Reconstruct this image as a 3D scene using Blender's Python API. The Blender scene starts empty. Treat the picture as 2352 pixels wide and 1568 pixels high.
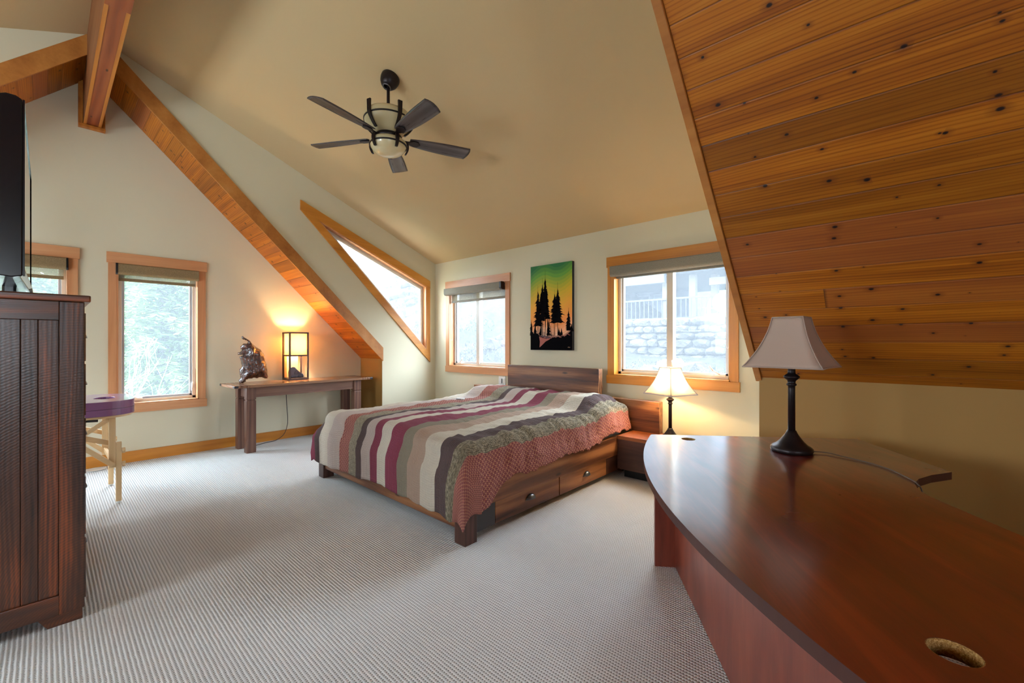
import bpy, bmesh, math, random
from mathutils import Vector, Matrix, noise
from mathutils.geometry import tessellate_polygon

sc = bpy.context.scene
COL = sc.collection
random.seed(7)
PI = math.pi

# ------------------------------------------------------------------ camera
cam_d = bpy.data.cameras.new('camera'); cam = bpy.data.objects.new('camera', cam_d); COL.objects.link(cam)
cam_d.sensor_width = 36.0; cam_d.lens = 985.0 / 2352.0 * 36.0; cam_d.shift_y = 3.0 / 2352.0
cam_d.clip_start = 0.02; cam_d.clip_end = 300
cam.location = (0, 0, 1.25); cam.rotation_euler = (PI / 2, 0, math.radians(42.6))
sc.camera = cam

# ------------------------------------------------------------------ sky and exposure
world = bpy.data.worlds.new('sky'); sc.world = world; world.use_nodes = True
wn = world.node_tree.nodes; wl = world.node_tree.links; wn.clear()
wo = wn.new('ShaderNodeOutputWorld'); wb = wn.new('ShaderNodeBackground'); wt = wn.new('ShaderNodeTexCoord')
ws = wn.new('ShaderNodeSeparateXYZ'); wr = wn.new('ShaderNodeValToRGB')
wl.new(wt.outputs['Generated'], ws.inputs[0]); wl.new(ws.outputs['Z'], wr.inputs[0])
wr.color_ramp.elements[0].position = 0.0; wr.color_ramp.elements[0].color = (0.80, 0.90, 1.0, 1)
wr.color_ramp.elements[1].position = 0.6; wr.color_ramp.elements[1].color = (0.70, 0.84, 1.0, 1)
wl.new(wr.outputs[0], wb.inputs[0]); wl.new(wb.outputs[0], wo.inputs[0])
wb.inputs[1].default_value = 7.0
vs = sc.view_settings
vs.view_transform = 'Standard'; vs.look = 'None'; vs.exposure = 2.1; vs.gamma = 1.0; vs.use_curve_mapping = False
cy = sc.cycles
cy.max_bounces = 10; cy.diffuse_bounces = 7; cy.glossy_bounces = 3; cy.transparent_max_bounces = 12; cy.transmission_bounces = 4
cy.sample_clamp_indirect = 6.0; cy.caustics_reflective = False; cy.caustics_refractive = False
try:
    cy.use_denoising = True; cy.denoiser = 'OPENIMAGEDENOISE'
except Exception:
    pass

def portal(name, loc, rot, sx, sy):                     # marks a window opening so the sky light is sampled through it
    l = bpy.data.lights.new(name, 'AREA'); l.shape = 'RECTANGLE'; l.size = sx; l.size_y = sy
    l.cycles.is_portal = True
    o = bpy.data.objects.new(name, l); o.location = loc; o.rotation_euler = rot; COL.objects.link(o)

# plan of the room: ridge along x over y = YR; gable wall at XG; dormers to both sides between XS and XE
XG, XS, XE, XR = -5.99, -5.39, -0.715, 2.7
YK, YD, YR = 3.184, 4.102, 0.31
YK2, YD2 = 2 * YR - YK, 2 * YR - YD
def zs(y): return 4.204 - (y if y > YR else 2 * YR - y)            # cedar slope, 45 degrees
def zd(y): return 4.154 - 0.4105 * (y if y > YR else 2 * YR - y)   # dormer ceiling
portal('portal_gable_window', (XG - .16, .84, 1.35), (0, -PI / 2, 0), 1.3, .7)
portal('portal_far_gable_window', (XG - .16, -.2, 1.35), (0, -PI / 2, 0), 1.3, .7)
portal('portal_big_window', (-1.72, YD + .16, 1.48), (-PI / 2, 0, 0), 1.15, 1.15)
portal('portal_small_window', (-4.45, YD + .16, 1.48), (-PI / 2, 0, 0), 1.15, 1.15)
portal('portal_added_south_windows', (-3.05, YD2 - .16, 1.45), (PI / 2, 0, 0), 3.4, 1.5)
portal('portal_added_east_window', (XR + .16, -.95, 1.5), (0, PI / 2, 0), 1.2, .9)
portal('portal_triangle_window', (XS - .13, 3.3, 1.95), (0, -PI / 2, 0), 1.6, 1.6)

# ------------------------------------------------------------------ helpers
def hexc(h):
    h = h.lstrip('#'); r = [int(h[i:i + 2], 16) / 255 for i in (0, 2, 4)]
    return tuple((c / 12.92 if c <= .04045 else ((c + .055) / 1.055) ** 2.4) for c in r) + (1,)

class MB:
    """collects shapes and links them as one mesh"""
    def __init__(s): s.bm = bmesh.new(); s.mi = 0
    def vs(s, pts): return [s.bm.verts.new(p) for p in pts]
    def face(s, vs, smooth=False):
        try:
            f = s.bm.faces.new(vs); f.material_index = s.mi; f.smooth = smooth; return f
        except ValueError: return None
    def box(s, x0, x1, y0, y1, z0, z1, M=None, bev=0.0):
        ps = [(x, y, z) for z in (z0, z1) for y in (y0, y1) for x in (x0, x1)]
        v = s.vs([M @ Vector(p) if M else p for p in ps])
        fs = [s.face([v[i] for i in q]) for q in ((0, 2, 3, 1), (4, 5, 7, 6), (0, 1, 5, 4), (2, 6, 7, 3), (0, 4, 6, 2), (1, 3, 7, 5))]
        if bev > 0:
            es = list({e for f in fs for e in f.edges})
            r = bmesh.ops.bevel(s.bm, geom=es, offset=bev, segments=2, profile=.6, affect='EDGES')
            for f in r['faces']: f.material_index = s.mi
        return s
    def obox(s, c, size, R, bev=0.0):
        M = Matrix.Translation(c) @ R
        h = [q / 2 for q in size]
        return s.box(-h[0], h[0], -h[1], h[1], -h[2], h[2], M, bev)
    def bar(s, a, b, w, t, up=(0, 0, 1), bev=0.0):
        a = Vector(a); b = Vector(b); d = b - a; L = d.length; x = d.normalized(); u = Vector(up)
        y = u.cross(x)
        if y.length < 1e-4: y = Vector((1, 0, 0)).cross(x)
        y.normalize(); z = x.cross(y)
        R = Matrix((x, y, z)).transposed().to_4x4()
        return s.obox((a + b) / 2, (L, w, t), R, bev)
    def tube(s, pts, r, n=8, caps=True, smooth=True):
        pts = [Vector(p) for p in pts]; rs = r if isinstance(r, (list, tuple)) else [r] * len(pts)
        rings = []; up = Vector((0, 0, 1))
        d0 = (pts[1] - pts[0]).normalized()
        if abs(d0.z) > .9: up = Vector((1, 0, 0))
        for i, p in enumerate(pts):
            d = (pts[min(i + 1, len(pts) - 1)] - pts[max(i - 1, 0)])
            if d.length < 1e-9: d = d0
            d = d.normalized(); a = d.cross(up)
            if a.length < 1e-3: a = d.cross(Vector((0, 1, 0)))
            a.normalize(); b = d.cross(a); up = -b if b.dot(up) < 0 else b
            up = a.cross(d)
            rings.append(s.vs([p + (a * math.cos(2 * PI * k / n) + up * math.sin(2 * PI * k / n)) * rs[i] for k in range(n)]))
        for i in range(len(rings) - 1):
            for k in range(n):
                s.face([rings[i][k], rings[i][(k + 1) % n], rings[i + 1][(k + 1) % n], rings[i + 1][k]], smooth)
        if caps: s.face(rings[0]); s.face(list(reversed(rings[-1])))
        return s
    def lathe(s, prof, n=32, c=(0, 0, 0), sx=1, sy=1, M=None, smooth=True):
        rings = []
        for r, z in prof:
            if r < 1e-6:
                p = Vector((c[0], c[1], c[2] + z)); rings.append(s.vs([M @ p if M else p]))
            else:
                ps = [Vector((c[0] + r * sx * math.cos(2 * PI * k / n), c[1] + r * sy * math.sin(2 * PI * k / n), c[2] + z)) for k in range(n)]
                rings.append(s.vs([M @ p if M else p for p in ps]))
        for a, b in zip(rings, rings[1:]):
            for k in range(n):
                if len(a) == 1 and len(b) == 1: continue
                if len(a) == 1: s.face([a[0], b[(k + 1) % n], b[k]], smooth)
                elif len(b) == 1: s.face([a[k], a[(k + 1) % n], b[0]], smooth)
                else: s.face([a[k], a[(k + 1) % n], b[(k + 1) % n], b[k]], smooth)
        return s
    def slab(s, outer, holes, f, w0, w1, side_mi=None):
        """polygon with holes in (u, v), from depth w0 to w1, placed by f(u, v, w)"""
        loops = [outer] + list(holes)
        flat = [p for l in loops for p in l]
        tri = tessellate_polygon([[Vector((p[0], p[1], 0)) for p in l] for l in loops])
        A = s.vs([f(p[0], p[1], w0) for p in flat]); B = s.vs([f(p[0], p[1], w1) for p in flat])
        for t in tri:
            s.face([A[i] for i in t]); s.face([B[i] for i in reversed(t)])
        k = 0; m = s.mi
        if side_mi is not None: s.mi = side_mi
        for l in loops:
            n = len(l)
            for i in range(n):
                s.face([A[k + i], A[k + (i + 1) % n], B[k + (i + 1) % n], B[k + i]])
            k += n
        s.mi = m
        return s
    def grid(s, nu, nv, f, smooth=True, uv=None):
        V = [[s.bm.verts.new(f(i / nu, j / nv)) for j in range(nv + 1)] for i in range(nu + 1)]
        lay = s.bm.loops.layers.uv.verify() if uv else None
        for i in range(nu):
            for j in range(nv):
                fc = s.face([V[i][j], V[i + 1][j], V[i + 1][j + 1], V[i][j + 1]], smooth)
                if uv and fc:
                    for lp, (a, b) in zip(fc.loops, ((i, j), (i + 1, j), (i + 1, j + 1), (i, j + 1))):
                        lp[lay].uv = uv(a / nu, b / nv)
        return V
    def build(s, name, mats, parent=None, bevel=0, recalc=True, **props):
        if recalc: bmesh.ops.recalc_face_normals(s.bm, faces=s.bm.faces)
        me = bpy.data.meshes.new(name); s.bm.to_mesh(me); s.bm.free()
        for m in (mats if isinstance(mats, (list, tuple)) else [mats]): me.materials.append(m)
        o = bpy.data.objects.new(name, me); COL.objects.link(o)
        if parent: o.parent = parent
        if bevel:
            b = o.modifiers.new('bevel', 'BEVEL'); b.width = bevel; b.segments = 2; b.limit_method = 'ANGLE'; b.angle_limit = math.radians(40)
        for k, v in props.items(): o[k] = v
        return o

def tag(o, label=None, cat=None, group=None, kind=None):
    if label: o['label'] = label
    if cat: o['category'] = cat
    if group: o['group'] = group
    if kind: o['kind'] = kind
    return o
def thing(name, label, cat, loc=(0, 0, 0), rz=0.0, group=None, kind=None):
    o = bpy.data.objects.new(name, None); COL.objects.link(o); o.empty_display_size = .1
    o.location = loc; o.rotation_euler = (0, 0, rz)
    return tag(o, label, cat, group, kind)
def copy_tree(o, parent=None, names=None):
    c = o.copy(); COL.objects.link(c); c.parent = parent
    for ch in [x for x in bpy.data.objects if x.parent == o]: copy_tree(ch, c)
    return c

# ------------------------------------------------------------------ materials
class NT:
    def __init__(s, name):
        s.m = bpy.data.materials.new(name); s.m.use_nodes = True; s.t = s.m.node_tree; s.t.nodes.clear()
        s.out = s.n('ShaderNodeOutputMaterial'); s.b = s.n('ShaderNodeBsdfPrincipled'); s.l(s.b.outputs[0], s.out.inputs[0])
    def n(s, t, **kw):
        x = s.t.nodes.new(t)
        for k, v in kw.items(): setattr(x, k, v)
        return x
    def l(s, a, b): s.t.links.new(a, b)
    def val(s, sock, v):
        if hasattr(v, 'is_output') or isinstance(v, bpy.types.NodeSocket): s.l(v, sock)
        else: sock.default_value = v
    def coord(s, which='Object', scale=(1, 1, 1), rot=(0, 0, 0), loc=(0, 0, 0)):
        c = s.n('ShaderNodeTexCoord'); m = s.n('ShaderNodeMapping')
        m.inputs['Scale'].default_value = scale; m.inputs['Rotation'].default_value = rot; m.inputs['Location'].default_value = loc
        s.l(c.outputs[which], m.inputs[0]); return m.outputs[0]
    def noise(s, vec, scale, detail=4, rough=.55, dist=0, out='Fac'):
        x = s.n('ShaderNodeTexNoise'); x.inputs['Scale'].default_value = scale; x.inputs['Detail'].default_value = detail
        x.inputs['Roughness'].default_value = rough; x.inputs['Distortion'].default_value = dist
        if vec is not None: s.l(vec, x.inputs['Vector'])
        return x.outputs[out]
    def ramp(s, fac, stops, interp='LINEAR'):
        r = s.n('ShaderNodeValToRGB'); e = r.color_ramp.elements; r.color_ramp.interpolation = interp
        while len(e) < len(stops): e.new(.5)
        for i, (p, c) in enumerate(stops):
            e[i].position = p; e[i].color = c if isinstance(c, tuple) else (c, c, c, 1)
        s.l(fac, r.inputs[0]); return r.outputs[0]
    def math(s, op, a, b=None, c=None, clamp=False):
        x = s.n('ShaderNodeMath', operation=op, use_clamp=clamp)
        for i, v in enumerate((a, b, c)):
            if v is not None: s.val(x.inputs[i], v)
        return x.outputs[0]
    def mix(s, fac, a, b, mode='MIX'):
        x = s.n('ShaderNodeMix', data_type='RGBA', blend_type=mode, clamp_factor=True)
        s.val(x.inputs[0], fac); s.val(x.inputs[6], a); s.val(x.inputs[7], b); return x.outputs[2]
    def bump(s, h, strength=.3, dist=.01):
        x = s.n('ShaderNodeBump'); x.inputs['Strength'].default_value = strength; x.inputs['Distance'].default_value = dist
        s.l(h, x.inputs['Height']); s.l(x.outputs[0], s.b.inputs['Normal']); return x.outputs[0]
    def set(s, **kw):
        names = {'base': 'Base Color', 'rough': 'Roughness', 'metal': 'Metallic', 'spec': 'Specular IOR Level', 'coat': 'Coat Weight', 'coat_rough': 'Coat Roughness', 'sheen': 'Sheen Weight'}
        for k, v in kw.items(): s.val(s.b.inputs[names[k]], v)
        return s.m

def plain(name, col, rough=.5, metal=0, spec=.5, bump=0, bscale=200, coat=0):
    t = NT(name)
    v = t.coord(); base = t.mix(t.math('MULTIPLY', t.noise(v, 6, 3), .12), hexc(col), hexc('#000000'))
    t.set(base=base, rough=rough, metal=metal, spec=spec, coat=coat)
    if bump: t.bump(t.noise(v, bscale, 3), bump, .002)
    return t.m

ROT = {'x': (0, 0, 0), 'y': (0, 0, PI / 2), 'z': (0, PI / 2, 0)}
def wood(name, dark, mid, light, axis='x', rough=.45, grain=1.0, knots=0.5, coat=0.0, bump=.15, streak=1.0, spec=.5, seed=0.0):
    """solid wood; the grain runs along the given object axis"""
    t = NT(name)
    c = t.n('ShaderNodeTexCoord'); m = t.n('ShaderNodeMapping'); t.l(c.outputs['Object'], m.inputs[0])
    m.inputs['Rotation'].default_value = ROT[axis]; m.inputs['Location'].default_value = (seed, seed * .7, seed * 1.3)
    a = t.n('ShaderNodeMapping'); t.l(m.outputs[0], a.inputs[0]); a.inputs['Scale'].default_value = (.9 * grain, 12 * grain, 12 * grain)
    bands = t.noise(a.outputs[0], 1.0, 5, .6, .6)
    b = t.n('ShaderNodeMapping'); t.l(m.outputs[0], b.inputs[0]); b.inputs['Scale'].default_value = (3.5 * grain, 110 * grain, 110 * grain)
    fine = t.noise(b.outputs[0], 1.0, 3, .6, .3)
    w = t.n('ShaderNodeTexWave', wave_type='BANDS', bands_direction='Y'); t.l(a.outputs[0], w.inputs['Vector'])
    w.inputs['Scale'].default_value = .55; w.inputs['Distortion'].default_value = 9; w.inputs['Detail'].default_value = 2.5; w.inputs['Detail Scale'].default_value = .6
    f = t.math('ADD', t.math('MULTIPLY', bands, .62), t.math('MULTIPLY', w.outputs['Fac'], .20 * streak))
    f = t.math('ADD', f, t.math('MULTIPLY', fine, .22))
    col = t.ramp(f, [(.28, hexc(dark)), (.52, hexc(mid)), (.78, hexc(light))])
    if knots:
        k = t.n('ShaderNodeMapping'); t.l(m.outputs[0], k.inputs[0]); k.inputs['Scale'].default_value = (2.2, 6.5, 6.5)
        v = t.n('ShaderNodeTexVoronoi'); t.l(k.outputs[0], v.inputs['Vector']); v.inputs['Scale'].default_value = 1.0
        kf = t.ramp(v.outputs['Distance'], [(0.0, 1.0), (.055 * knots, 1.0), (.13 * knots, 0.0)])
        col = t.mix(t.math('MULTIPLY', kf, .8), col, hexc('#1c0d08'))
    t.set(base=col, rough=t.ramp(fine, [(.2, rough - .08), (.8, rough + .1)]), coat=coat, coat_rough=.2, spec=spec)
    if bump: t.bump(t.math('ADD', t.math('MULTIPLY', fine, .7), bands), bump, .004)
    return t.m

def wall_paint(name, col, bump=.12, scale=240):
    t = NT(name); v = t.coord()
    base = t.mix(t.noise(v, .8, 3), hexc(col), tuple(c * .93 for c in hexc(col)[:3]) + (1,))
    t.set(base=base, rough=.62, spec=.35)
    t.bump(t.noise(v, scale, 3), bump, .0015); return t.m

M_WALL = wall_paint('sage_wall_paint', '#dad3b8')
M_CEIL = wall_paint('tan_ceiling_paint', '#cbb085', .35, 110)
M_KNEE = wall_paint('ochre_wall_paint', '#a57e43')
M_WHITE = plain('white_plastic', '#eeeeea', .35)
M_VINYL = plain('window_vinyl', '#cfc9be', .4)
M_GREYSASH = plain('sash_aluminium', '#b9b9bd', .35, .3)
FIR = ('#b06a1e', '#d48d34', '#e4ab57')
M_FIR = {a: wood('fir_trim_' + a, *FIR, axis=a, rough=.42, grain=.55, knots=.15, bump=.05, streak=.5) for a in 'xyz'}
FIR2 = ('#b27449', '#d09465', '#deac80')  # same fir, with the light on these windows put into its colour
M_FIR2 = {a: wood('lit_fir_trim_' + a, *FIR2, axis=a, rough=.42, grain=.55, knots=.15, bump=.05, streak=.5, seed=3) for a in 'xyz'}
M_BEAM = wood('beam_wood', '#6e3013', '#95481f', '#a85d2c', axis='x', rough=.55, grain=.8, knots=.5)
M_BEAMSIDE = wood('beam_side_wood', '#8f4f14', '#b86f22', '#ca8432', axis='x', rough=.5, grain=.7, knots=.2)

def cedar_material(name='cedar_planks', wid=.12767, joint=3.7, tint=1.0):
    """tongue and groove planks; UV: u runs along the plank, v across in metres"""
    t = NT(name); c = t.n('ShaderNodeTexCoord'); s = t.n('ShaderNodeSeparateXYZ'); t.l(c.outputs['UV'], s.inputs[0])
    u, v = s.outputs[0], s.outputs[1]
    pv = t.math('DIVIDE', v, wid); idx = t.math('FLOOR', pv); fr = t.math('FRACT', pv)
    wn1 = t.n('ShaderNodeTexWhiteNoise', noise_dimensions='1D'); t.l(idx, wn1.inputs['W'])
    off = t.math('MULTIPLY', t.math('FLOOR', t.math('MULTIPLY', wn1.outputs['Value'], 3)), joint / 3)
    seg = t.math('FLOOR', t.math('DIVIDE', t.math('ADD', t.math('ADD', u, .045), off), joint))
    sf = t.math('FRACT', t.math('DIVIDE', t.math('ADD', t.math('ADD', u, .045), off), joint))
    key = t.math('ADD', idx, t.math('MULTIPLY', seg, 37.7))
    wn2 = t.n('ShaderNodeTexWhiteNoise', noise_dimensions='1D'); t.l(key, wn2.inputs['W'])
    r = wn2.outputs['Value']
    cx = t.n('ShaderNodeCombineXYZ'); t.l(t.math('MULTIPLY', u, .8), cx.inputs[0]); t.l(t.math('MULTIPLY', v, 16), cx.inputs[1]); t.l(t.math('MULTIPLY', r, 50), cx.inputs[2])
    bands = t.noise(cx.outputs[0], 1, 4, .55, .5)
    cx2 = t.n('ShaderNodeCombineXYZ'); t.l(t.math('MULTIPLY', u, 2.5), cx2.inputs[0]); t.l(t.math('MULTIPLY', v, 190), cx2.inputs[1]); t.l(t.math('MULTIPLY', r, 90), cx2.inputs[2])
    fine = t.noise(cx2.outputs[0], 1, 3, .6, .2)
    cx3 = t.n('ShaderNodeCombineXYZ'); t.l(t.math('MULTIPLY', u, .7), cx3.inputs[0]); t.l(t.math('MULTIPLY', v, 9), cx3.inputs[1]); t.l(t.math('MULTIPLY', r, 30), cx3.inputs[2])
    wv = t.n('ShaderNodeTexWave', wave_type='BANDS', bands_direction='Y'); t.l(cx3.outputs[0], wv.inputs['Vector'])
    wv.inputs['Scale'].default_value = 2.2; wv.inputs['Distortion'].default_value = 9; wv.inputs['Detail'].default_value = 1.2; wv.inputs['Detail Scale'].default_value = .55
    rings = t.math('MULTIPLY', t.ramp(wv.outputs['Fac'], [(0, 0.0), (.7, .15), (1, 1.0)]), .17)
    f = t.math('SUBTRACT', t.math('ADD', t.math('MULTIPLY', bands, .8), t.math('MULTIPLY', fine, .28)), rings)
    col = t.ramp(f, [(.2, hexc('#74380a')), (.40, hexc('#a3590b')), (.58, hexc('#c27314')), (.8, hexc('#d58d2c'))])
    col = t.mix(t.ramp(r, [(0, .0), (.3, .05), (.78, .10), (.86, .6), (1, .5)]), col, hexc('#965232'))
    col = t.mix(t.ramp(wn2.outputs['Value'], [(0, .5), (.2, .1), (.5, 0.0), (1, 0.0)]), col, hexc('#6b400c'))
    # knots
    kx = t.n('ShaderNodeCombineXYZ'); t.l(t.math('MULTIPLY', u, 8.5), kx.inputs[0]); t.l(t.math('MULTIPLY', pv, 1.55), kx.inputs[1])
    vo = t.n('ShaderNodeTexVoronoi', voronoi_dimensions='2D'); t.l(kx.outputs[0], vo.inputs['Vector']); vo.inputs['Scale'].default_value = 1.0
    wob = t.math('ADD', vo.outputs['Distance'], t.math('MULTIPLY', t.math('SUBTRACT', t.noise(cx2.outputs[0], .6, 2), .5), .05))
    sep = t.n('ShaderNodeSeparateColor'); t.l(vo.outputs['Color'], sep.inputs[0])
    rel = t.math('DIVIDE', wob, t.ramp(sep.outputs[0], [(0, .01), (.70, .02), (.76, .5), (1, 1.25)]))
    halo = t.ramp(rel, [(0, .75), (.11, .45), (.3, 0.0)])
    core = t.ramp(rel, [(0, 1.0), (.055, .95), (.095, 0.0)])
    col = t.mix(halo, col, hexc('#6a3212')); col = t.mix(core, col, hexc('#1d1216'))
    edge = t.ramp(fr, [(0, 1.0), (.018, .75), (.035, 0.0), (.975, 0.0), (.99, .8), (1, 1.0)])
    je = t.math('MULTIPLY', t.ramp(sf, [(0, 1.0), (.0006, 1.0), (.001, 0.0), (1, 0.0)]), .8)
    col = t.mix(t.math('MULTIPLY', edge, .55), col, hexc('#3a1804')); col = t.mix(je, col, hexc('#3a1a08'))
    t.set(base=col, rough=t.ramp(fine, [(.2, .38), (.8, .55)]), spec=.45)
    t.bump(t.math('SUBTRACT', t.math('ADD', t.math('MULTIPLY', fine, .12), t.math('MULTIPLY', bands, .1)), edge), .35, .004)
    return t.m
M_CEDAR = cedar_material()

def carpet_material():
    t = NT('looped_carpet'); c = t.n('ShaderNodeTexCoord'); s = t.n('ShaderNodeSeparateXYZ'); t.l(c.outputs['Object'], s.inputs[0])
    x, y = s.outputs[0], s.outputs[1]
    jit = t.noise(c.outputs['Object'], 26, 2)
    xj = t.math('ADD', x, t.math('MULTIPLY', t.math('SUBTRACT', jit, .5), .006))
    yj = t.math('ADD', y, t.math('MULTIPLY', t.math('SUBTRACT', t.noise(c.outputs['Object'], 19, 2), .5), .004))
    row = t.math('DIVIDE', yj, .0148); ri = t.math('FLOOR', row)
    sy = t.math('MULTIPLY', t.math('ADD', t.math('SINE', t.math('MULTIPLY', row, 2 * PI)), 1), .5)
    off = t.math('MULTIPLY', t.math('MODULO', ri, 2), PI)
    sx = t.math('MULTIPLY', t.math('ADD', t.math('SINE', t.math('ADD', t.math('MULTIPLY', xj, 2 * PI / .0115), off)), 1), .5)
    hole = t.math('MULTIPLY', sy, t.math('ADD', .35, t.math('MULTIPLY', sx, .65)))
    fib = t.noise(c.outputs['Object'], 420, 2, .7)
    big = t.noise(c.outputs['Object'], 1.1, 3, .6)
    base = t.ramp(hole, [(.30, hexc('#ecebea')), (.62, hexc('#cbc8c3')), (.92, hexc('#666059'))])
    base = t.mix(t.math('MULTIPLY', fib, .28), base, hexc('#8f8a84'))
    base = t.mix(t.ramp(big, [(.45, 0.0), (.8, .16)]), base, hexc('#9a9287'))
    sp = t.noise(c.outputs['Object'], 3.1, 6, .75)
    base = t.mix(t.ramp(sp, [(.66, 0.0), (.74, .18)]), base, hexc('#7c7168'))
    t.set(base=base, rough=.95, spec=.1, sheen=.25)
    t.bump(t.math('SUBTRACT', t.math('MULTIPLY', fib, .25), hole), .75, .006)
    return t.m
M_CARPET = carpet_material()

def glass_material():
    t = NT('window_glass'); t.t.nodes.remove(t.b)
    tr = t.n('ShaderNodeBsdfTransparent'); tr.inputs[0].default_value = (.93, .95, .95, 1)
    gl = t.n('ShaderNodeBsdfGlossy'); gl.inputs['Roughness'].default_value = .02
    df = t.n('ShaderNodeBsdfTranslucent'); df.inputs[0].default_value = (.9, .95, 1, 1)
    m1 = t.n('ShaderNodeMixShader'); m1.inputs[0].default_value = .01; t.l(tr.outputs[0], m1.inputs[1]); t.l(gl.outputs[0], m1.inputs[2])
    v = t.coord(); veil = t.ramp(t.noise(v, 90, 4, .8), [(.35, .03), (.75, .06)])  # bright haze over the view, put into the glass as a translucent veil
    m2 = t.n('ShaderNodeMixShader'); t.l(veil, m2.inputs[0]); t.l(m1.outputs[0], m2.inputs[1]); t.l(df.outputs[0], m2.inputs[2])
    t.l(m2.outputs[0], t.out.inputs[0]); return t.m
M_GLASS = glass_material()

def fabric(name, c1, c2, trans=.0, scale=900, rough=.9, strength=.2):
    t = NT(name); c = t.n('ShaderNodeTexCoord')
    a = t.n('ShaderNodeMapping'); t.l(c.outputs['Object'], a.inputs[0]); a.inputs['Scale'].default_value = (1, 1, 6)
    b = t.n('ShaderNodeMapping'); t.l(c.outputs['Object'], b.inputs[0]); b.inputs['Scale'].default_value = (6, 6, 1)
    n1 = t.noise(a.outputs[0], scale / 8, 3, .7); n2 = t.noise(b.outputs[0], scale / 8, 3, .7)
    f = t.math('MULTIPLY', t.math('ADD', n1, n2), .5)
    col = t.ramp(f, [(.36, hexc(c1)), (.62, hexc(c2))])
    t.set(base=col, rough=rough, spec=.15); t.bump(f, strength, .002)
    if trans:
        tl = t.n('ShaderNodeBsdfTranslucent'); t.l(col, tl.inputs[0]); m = t.n('ShaderNodeMixShader'); m.inputs[0].default_value = trans
        t.l(t.b.outputs[0], m.inputs[1]); t.l(tl.outputs[0], m.inputs[2]); t.l(m.outputs[0], t.out.inputs[0])
    return t.m
def sheer(name, col, op=.55):
    t = NT(name); t.t.nodes.remove(t.b); tr = t.n('ShaderNodeBsdfTransparent'); tl = t.n('ShaderNodeBsdfTranslucent'); df = t.n('ShaderNodeBsdfDiffuse')
    tl.inputs[0].default_value = hexc(col); df.inputs[0].default_value = hexc(col)
    m0 = t.n('ShaderNodeMixShader'); t.l(tl.outputs[0], m0.inputs[1]); t.l(df.outputs[0], m0.inputs[2]); m0.inputs[0].default_value = .5
    n = t.ramp(t.noise(t.coord('Object', (1, 1, 5)), 160, 3, .7), [(.3, op - .2), (.7, op + .2)])
    m = t.n('ShaderNodeMixShader'); t.l(n, m.inputs[0]); t.l(tr.outputs[0], m.inputs[1]); t.l(m0.outputs[0], m.inputs[2]); t.l(m.outputs[0], t.out.inputs[0]); return t.m
M_SHADE = fabric('shade_linen', '#6b5940', '#a58d68', 0.05)
M_SHADE_GREY = fabric('shade_linen_grey', '#6f6a60', '#a39c8d', 0.05)
M_SHEER = sheer('shade_sheer_fabric', '#8c8068', .62)
M_BLACK = plain('black_plastic', '#101012', .35)
# ------------------------------------------------------------------ room shell
S = dict(kind='structure')
fx0, fx1 = XG - .15, XR + .15
mb = MB(); mb.box(XG - .15, XR + .15, YD2 - .15, YD + .15, -.08, 0); mb.build('floor', M_CARPET, **S)
wy = lambda X: (lambda u, v, w: (X - w, u, v))       # a wall facing +x, depth outward
ny = lambda Y: (lambda u, v, w: (u, Y + w, v))       # a wall facing -y
sy_ = lambda Y: (lambda u, v, w: (u, Y - w, v))      # a wall facing +y
ex = lambda X: (lambda u, v, w: (X + w, u, v))       # a wall facing -x
def rect(a, b, c, d): return [(a, c), (b, c), (b, d), (a, d)]

WZ0, WZ1 = .605, 2.07
W2 = (.495, 1.19); W1 = (-.545, .150)
mb = MB(); mb.slab([(YK2 - .1, 0), (YK + .1, 0), (YK + .1, 1.2), (YR, 4.1), (YK2 - .1, 1.2)], [rect(*W2, WZ0, WZ1), rect(*W1, WZ0, WZ1)], wy(XG), 0, .14)
mb.build('wall_west', M_WALL, **S)
# knee walls
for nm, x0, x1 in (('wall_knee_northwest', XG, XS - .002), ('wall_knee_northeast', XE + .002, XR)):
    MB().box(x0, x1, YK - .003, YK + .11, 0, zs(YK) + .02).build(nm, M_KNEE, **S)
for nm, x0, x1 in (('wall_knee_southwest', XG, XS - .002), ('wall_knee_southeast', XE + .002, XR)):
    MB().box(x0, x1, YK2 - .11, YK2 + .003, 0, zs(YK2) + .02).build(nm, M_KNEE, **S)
# dormer cheek walls
TRI = [(2.292, 2.772), (3.925, 2.106), (3.925, 1.139)]
def cheek(sgn, holes, f, nm):
    m = lambda y: y if sgn > 0 else 2 * YR - y
    out = [(m(YK), 0), (m(YD), 0), (m(YD), zd(YD)), (m(YR), zd(YR)), (m(YR), zs(YR) + .05), (m(YK), zs(YK) + .05)]
    MB().slab(out, holes, f, 0, .11).build(nm, M_WALL, **S)
cheek(1, [TRI], wy(XS), 'wall_dormer_northwest')
cheek(-1, [], wy(XS), 'wall_dormer_southwest')
cheek(1, [], ex(XE), 'wall_dormer_northeast')
cheek(-1, [], ex(XE), 'wall_dormer_southeast')
NZ0, NZ1 = .905, 2.055
BIG = (-2.297, -1.142); SMALL = (-5.045, -3.868)
MB().slab([(XS - .11, 0), (XE + .11, 0), (XE + .11, 2.6), (XS - .11, 2.6)], [rect(*BIG, NZ0, NZ1), rect(*SMALL, NZ0, NZ1)], ny(YD), 0, .14).build('wall_north', M_WALL, **S)
ADDED_SW = [(-4.7, -3.4), (-2.7, -1.4)]  # south windows added out of view to help light the room
MB().slab([(XS - .11, 0), (XE + .11, 0), (XE + .11, 2.6), (XS - .11, 2.6)], [rect(a, b, .9, 2.1) for a, b in ADDED_SW], sy_(YD2), 0, .14).build('wall_south', M_WALL, **S)
ADDED_EW = [(-1.4, -.5)]  # unseen window added in the east wall for more daylight
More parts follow.
